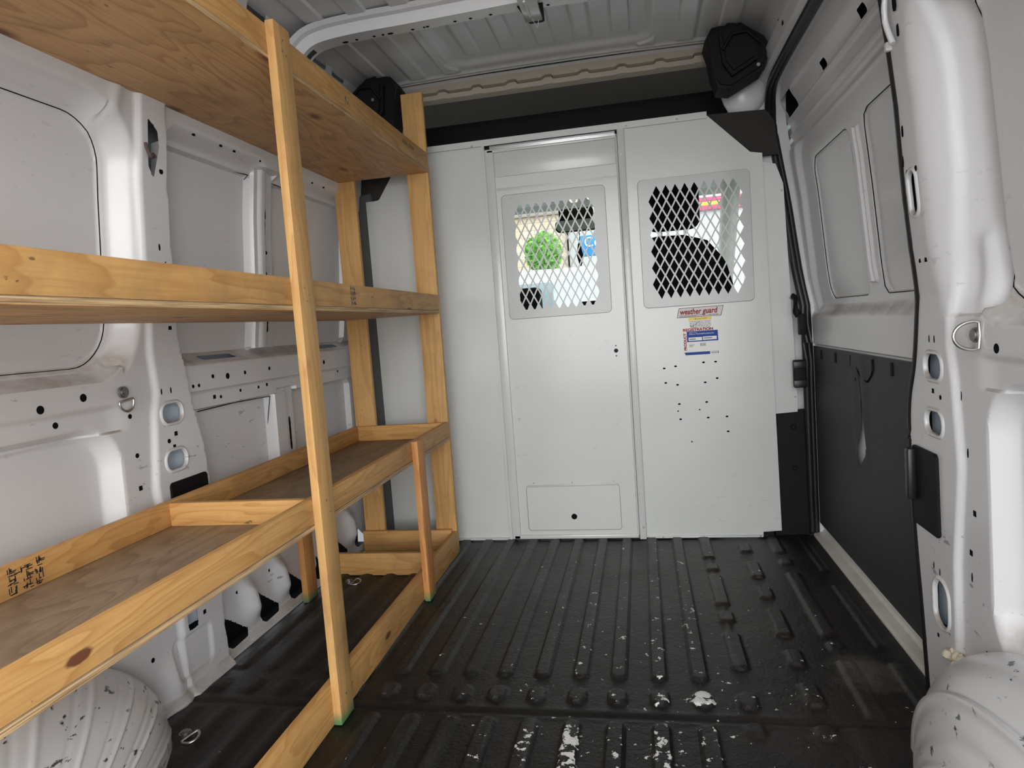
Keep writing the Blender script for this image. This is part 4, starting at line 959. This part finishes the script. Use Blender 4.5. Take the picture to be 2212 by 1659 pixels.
tube(bm, smooth_path([(XO, 2.28+.0065*i, 1.560+(.008 if i % 2 else -.006)+(-.016 if i == 9 else 0)) for i in range(20)], 3), .0007, 5); link('scrawl', bm_done(bm), INK, d3, G)
bm = bmesh.new(); tube(bm, smooth_path([(XO, 1.80, 1.535), (XO, 1.806, 1.56), (XO, 1.815, 1.54), (XO, 1.824, 1.552), (XO, 1.83, 1.54)], 3), .0008, 5); link('scrawl', bm_done(bm), INK, d3, G)

# ------------------------------------------------------------------ dome light under the roof
dl = empty('dome_light', (-.27, 2.16, 1.87)); tag(dl, 'small clear strip light with a black end and loose wire under the roof', 'light')
clear = flat('clear_plastic', (.55, .55, .54), .15)
bm = bmesh.new(); add_box(bm, (-.305, 2.02, 1.845), (-.250, 2.20, 1.862), .004); link('lens', bm_done(bm, 35), clear, dl)
bm = bmesh.new(); add_prism(bm, [(-.318, 2.13), (-.238, 2.13), (-.250, 2.255), (-.300, 2.255)], 1.862, 1.880, lambda u, v, d: (u, v, d), .004); link('base', bm_done(bm, 35), BLACKP, dl)
bm = bmesh.new(); tube(bm, [(-.285, 2.05, 1.843), (-.283, 2.15, 1.843)], .004, 8); tube(bm, smooth_path([(-.262, 2.19, 1.845), (-.268, 2.215, 1.835), (-.272, 2.225, 1.840), (-.276, 2.205, 1.842), (-.28, 2.18, 1.845)], 4), .0012, 6); link('wire', bm_done(bm, 60), pm('white_wire', (.7, .7, .68)), dl)

# ------------------------------------------------------------------ cab beyond the bulkhead
def soft(name, lo, hi, mat, parent, r=.05, seg=4):
    bm = bmesh.new(); c = [(a+b_)/2 for a, b_ in zip(lo, hi)]; add_box(bm, [a-b_ for a, b_ in zip(lo, c)], [a-b_ for a, b_ in zip(hi, c)], r, seg)
    return link(name, bm_done(bm, 60), mat, parent, Matrix.Translation(c))
def seat(x, lab):
    root = empty('passenger_seat' if x > CX else 'driver_seat', (x, 3.35, 0)); tag(root, lab, 'seat')
    bm = bmesh.new(); out = [(x-.25, .42), (x+.27, .42), (x+.285, .80), (x+.275, .98), (x+.235, 1.13), (x+.16, 1.225), (x+.06, 1.258), (x-.06, 1.262), (x-.16, 1.245), (x-.225, 1.19), (x-.25, 1.05)]
    add_prism(bm, out, 3.20, 3.34, XZ, .03); link('backrest', bm_done(bm, 60), SEATM, root)
    soft('headrest', (x-.105, 3.21, 1.285), (x+.135, 3.32, 1.50), SEATM, root, .045)
    soft('cushion', (x-.25, 3.2, .30), (x+.25, 3.78, .44), SEATM, root, .05)
    for dx in (-.04, .065):
        bm = bmesh.new(); tube(bm, [(x+dx, 3.265, 1.22), (x+dx, 3.265, 1.31)], .006, 8); link('headrest_rod', bm_done(bm, 60), STEEL, root)
    soft('pedestal', (x-.2, 3.25, -.04), (x+.2, 3.65, .30), BLACKP, root, .02)
seat(.155, 'black cab seat with headrest behind the right mesh window')
cf = box('floor_cab', (CX-.92, 2.96, -.06), (CX+.92, 4.6, -.04), BLACKP, None, 0); tag(cf, kind='structure')
ds = empty('dashboard', (CX, 4.1, .8)); tag(ds, 'grey cab dashboard with a small screen, glimpsed low through the left mesh window', 'dashboard')
soft('top_pad', (CX-.82, 3.95, .70), (CX+.82, 4.6, .985), DASHM, ds, .04)
soft('instrument_hood', (-.70, 3.90, .90), (-.565, 4.02, 1.115), SEATM, ds, .03)
bm = bmesh.new(); add_box(bm, (-.33, 3.925, .90), (-.12, 3.94, 1.012), .004); sc_ = link('screen', bm_done(bm, 35), SEATM, ds)
scm, ns, ls, b = nt('lit_screen'); b.inputs['Base Color'].default_value = (.3, .3, .5, 1); b.inputs['Emission Color'].default_value = (.55, .55, .8, 1); b.inputs['Emission Strength'].default_value = .8
box('display', (-.318, 3.920, .91), (-.132, 3.926, .985), scm, sc_, 0)
bm = bmesh.new(); [add_box(bm, (-.47+.012*k, 3.925, .94), (-.463+.012*k, 3.952, .985), .001) for k in range(9)]; link('air_vent', bm_done(bm, 35), SEATM, ds)
# windscreen and its surround
GLASS, ns, ls, b = nt('thin_window_glass')
tr_ = N(ns, 'ShaderNodeBsdfTransparent'); tr_.inputs[0].default_value = (.93, .97, .96, 1); gl = N(ns, 'ShaderNodeBsdfGlossy'); gl.inputs['Roughness'].default_value = .02
mx = N(ns, 'ShaderNodeMixShader'); mx.inputs[0].default_value = .06; ls.new(tr_.outputs[0], mx.inputs[1]); ls.new(gl.outputs[0], mx.inputs[2]); ls.new(mx.outputs[0], ns['Material Output'].inputs[0])
wy = lambda z: 4.06+(1.56-z)*.95
wsc = sheet('window_1', spaced((CX-.80, CX+.80, .1)), spaced((.92, 1.58, .05)), lambda x, z: (x, wy(z)-.12*((x-CX)/.8)**2, z), [], GLASS); tag(wsc, kind='structure')
for s in (-1, 1):
    bm = bmesh.new(); tube(bm, [(CX+s*.82, wy(z)-.13, z) for z in (.6, .9, 1.2, 1.6, 1.8)], .05, 8, flat_=(1, 1)); o = link('trim_%d' % (6 if s < 0 else 7), bm_done(bm, 60), GREYT); tag(o, kind='structure')
    # cab door with window
    dd = pshape('door_%d' % (3 if s < 0 else 2), [(3.04, -.05), (4.5, -.05), (4.5, .95), (4.0, 1.62), (3.15, 1.66), (3.04, 1.72)], 0, .05, GREYT, [[(3.12, .98), (3.12, 1.55), (3.90, 1.52), (4.32, .98)]], None)
    M = Matrix(((0, s*1.0, 0, CX+s*.935), (1, 0, 0, 0), (0, 0, 1, 0), (0, 0, 0, 1))); WM[dd.name] = M; dd.matrix_basis = M; tag(dd, kind='structure')
    bm = bmesh.new(); f = bm.faces.new([bm.verts.new((CX+s*.955, y, z)) for y, z in ((3.12, .98), (3.12, 1.55), (3.90, 1.52), (4.32, .98))]); g_ = link('window_%d' % (3 if s < 0 else 2), bm_done(bm), GLASS); tag(g_, kind='structure')
header = sheet('trim_8', spaced((CX-.85, CX+.85, .1)), spaced((0, 1, .25)), lambda x, t: (x, 3.97+.12*t, 1.60-.035*t), [], GREYT); tag(header, kind='structure')
mir = empty('rear_view_mirror', (-.31, 3.95, 1.45)); tag(mir, 'rear-view mirror on the windscreen behind the left mesh window', 'mirror')
M = Matrix.Translation((-.323, 3.85, 1.437))
bm = bmesh.new(); add_prism(bm, rrect(-.122, .122, -.034, .034, .028), 0, .03, XZ, .006); link('shell', bm_done(bm, 50), BLACKP, mir, M)
bm = bmesh.new(); add_prism(bm, rrect(-.113, .113, -.029, .029, .024), -.003, .0, XZ); link('glass', bm_done(bm), flat('mirror_glass', (.62, .66, .55), .12, metal=1.0), mir, M)
soft('sensor_box', (-.43, 3.93, 1.46), (-.235, 4.02, 1.545), SEATM, mir, .012)
bm = bmesh.new(); tube(bm, [(-.323, 3.90, 1.44), (-.323, 3.98, 1.49)], .012, 8); tube(bm, smooth_path([(-.315, 3.87, 1.41), (-.312, 3.87, 1.37), (-.318, 3.87, 1.33)], 3), .003, 6); link('stem', bm_done(bm, 60), BLACKP, mir)
hang = empty('hanging_ornament', (-.31, 3.87, 1.33)); tag(hang, 'dark ornament dangling below the rear-view mirror', 'ornament')
bm = bmesh.new(); add_prism(bm, [(-.325, 1.33), (-.318, 1.345), (-.308, 1.33), (-.305, 1.30), (-.298, 1.27), (-.300, 1.245), (-.312, 1.21), (-.322, 1.21), (-.330, 1.25), (-.335, 1.27), (-.326, 1.30)], 3.865, 3.880, XZ, .004); link('charm', bm_done(bm, 50), SEATM, hang)
# nose of the van body outside the screen
hood = prism('bonnet', [(4.62, .90), (5.35, .62), (5.45, .35), (5.45, -.3), (4.60, -.3)], CX-.85, CX+.85, lambda u, v, d: (d, u, v), WHITE, bev=.02); tag(hood, 'white front bonnet of the van below the windscreen', 'bonnet')

# ------------------------------------------------------------------ street outside
def solid(name, lo, hi, mat, lab=None, cat=None, **k):
    o = box(name, lo, hi, mat, None, k.get('bev', .01))
    if lab: tag(o, lab, cat)
    return o
asph = flat('asphalt', (.14, .14, .14), .9, bump=.3, bscale=40)
gr = link('floor_street', (lambda bm: (add_box(bm, (-40, -30, -.70), (40, 45, -.65)), bm_done(bm))[1])(bmesh.new()), asph); tag(gr, kind='structure')
def facade():
    m, ns, ls, b = nt('pale_stone_blocks'); tc = N(ns, 'ShaderNodeTexCoord').outputs['Object']
    br = N(ns, 'ShaderNodeTexBrick'); br.inputs['Scale'].default_value = 1.6; br.inputs['Mortar Size'].default_value = .012
    br.inputs['Color1'].default_value = (.66, .52, .36, 1); br.inputs['Color2'].default_value = (.72, .60, .46, 1); br.inputs['Mortar'].default_value = (.40, .36, .30, 1)
    ls.new(mapping(ns, ls, tc, (1, 1, 1), (math.pi/2, 0, 0)), br.inputs['Vector']); ls.new(br.outputs['Color'], b.inputs['Base Color']); return m
fb = empty('street_building', (-2.5, 15, -.65)); tag(fb, 'pale stone-faced building across the street, seen through the left mesh window', 'building')
FAC = facade()
bm = bmesh.new(); add_box(bm, (-9, 15, -.65), (-1.6, 20, 4.2)); link('wall', bm_done(bm), FAC, fb)
for x in (-3.9, -2.75):
    bm = bmesh.new(); add_box(bm, (x-.3, 14.95, .9), (x+.3, 15.02, 1.9), .01); w_ = link('window', bm_done(bm, 35), flat('pane_grey', (.45, .5, .52), .2), fb)
bm = bmesh.new(); add_box(bm, (-9.1, 14.9, 3.25), (-1.55, 15.05, 3.35), .02); link('cornice', bm_done(bm, 35), CREAM, fb)
sh = empty('shop_building', (2, 14, -.65)); tag(sh, 'white shop front with a pink and yellow striped sign, seen through the right mesh window', 'shop')
bm = bmesh.new(); add_box(bm, (-1.55, 16, -.65), (9, 20, 4.4)); link('wall', bm_done(bm), flat('pale_render', (.62, .66, .66), .8), sh)
for z0, z1, c in ((2.91, 3.01, (.75, .12, .22)), (3.01, 3.09, (.85, .62, .12)), (3.09, 3.19, (.75, .12, .22))):
    bm = bmesh.new(); add_box(bm, (1.2, 15.9, z0+.25), (2.5, 15.98, z1+.25), .005); link('sign_stripe', bm_done(bm, 35), pm('stripe', c, .6), sh)
SG0, SG1 = 2.02, 2.38
bsg = empty('blue_street_sign', (-1.0, 13, 1)); tag(bsg, 'blue street sign board beside the mirror in the left mesh window', 'sign')
bm = bmesh.new(); add_box(bm, (-.96, 12, SG0), (-.58, 12.06, SG1), .01); bd = link('board', bm_done(bm, 35), pm('sign_blue', (.02, .26, .62), .5), bsg)
text('Ce', .24, (-.90, 11.99, SG0+.16), WHT, bd)
bm = bmesh.new(); tube(bm, [(-.8, 12.1, -.65), (-.8, 12.1, 1.6)], .04, 8); link('pole', bm_done(bm, 50), DULL, bsg)
# shrub tree
def tree(x, y, z, lab):
    root = empty('street_tree', (x, y, -.65)); tag(root, lab, 'tree')
    bm = bmesh.new(); tube(bm, [(x, y, -.65), (x+.05, y, .6), (x, y, 2.0)], [.09, .07, .04], 8); link('trunk', bm_done(bm, 60), flat('bark', (.10, .07, .05), .9), root)
    rnd = random.Random(4); bm = bmesh.new()
    for k in range(1500):
        a = rnd.uniform(0, 2*math.pi); u = rnd.uniform(-1, 1); r = rnd.uniform(.1, 1)**.5
        c = Vector((x+.31*r*math.cos(a)*math.sqrt(1-u*u), y+.5*r*math.sin(a)*math.sqrt(1-u*u), z+.36*r*u)); d = Vector((rnd.uniform(-1, 1), rnd.uniform(-1, 1), rnd.uniform(-1, 1))).normalized(); e = d.orthogonal().normalized()
        s_ = .055; bm.faces.new([bm.verts.new(c+v) for v in (d*s_, e*s_*.5, -d*s_, -e*s_*.5)])
    link('crown', bm_done(bm), flat('leaf_green', (.16, .42, .05), .6), root)
tree(-1.55, 11.5, 2.08, 'small bright green tree in front of the stone building')
# parked pale van in front
pv = empty('parked_van', (-1.2, 8, -.65)); tag(pv, 'pale blue-white parked van filling the lower part of the left mesh window', 'van')
PV = flat('parked_van_paint', (.62, .72, .74), .35)
bm = bmesh.new(); add_prism(bm, [(-3.9, -.3), (2.3, -.3), (2.3, .55), (1.5, .90), (.5, 1.48), (-3.6, 1.56), (-3.9, 1.2)], 7.6, 9.3, XZ, .05); link('body', bm_done(bm, 40), PV, pv)
bm = bmesh.new(); add_box(bm, (-1.35, 7.57, 1.02), (-.95, 7.61, 1.36), .01); link('window', bm_done(bm, 35), flat('van_window', (.25, .32, .34), .15), pv)
for x in (-2.8, 1.2):
    bm = bmesh.new(); add_prism(bm, circ(x, -.32, .33, n=28), 7.55, 7.8, XZ, .03); link('wheel', bm_done(bm, 40), RUBBER, pv)
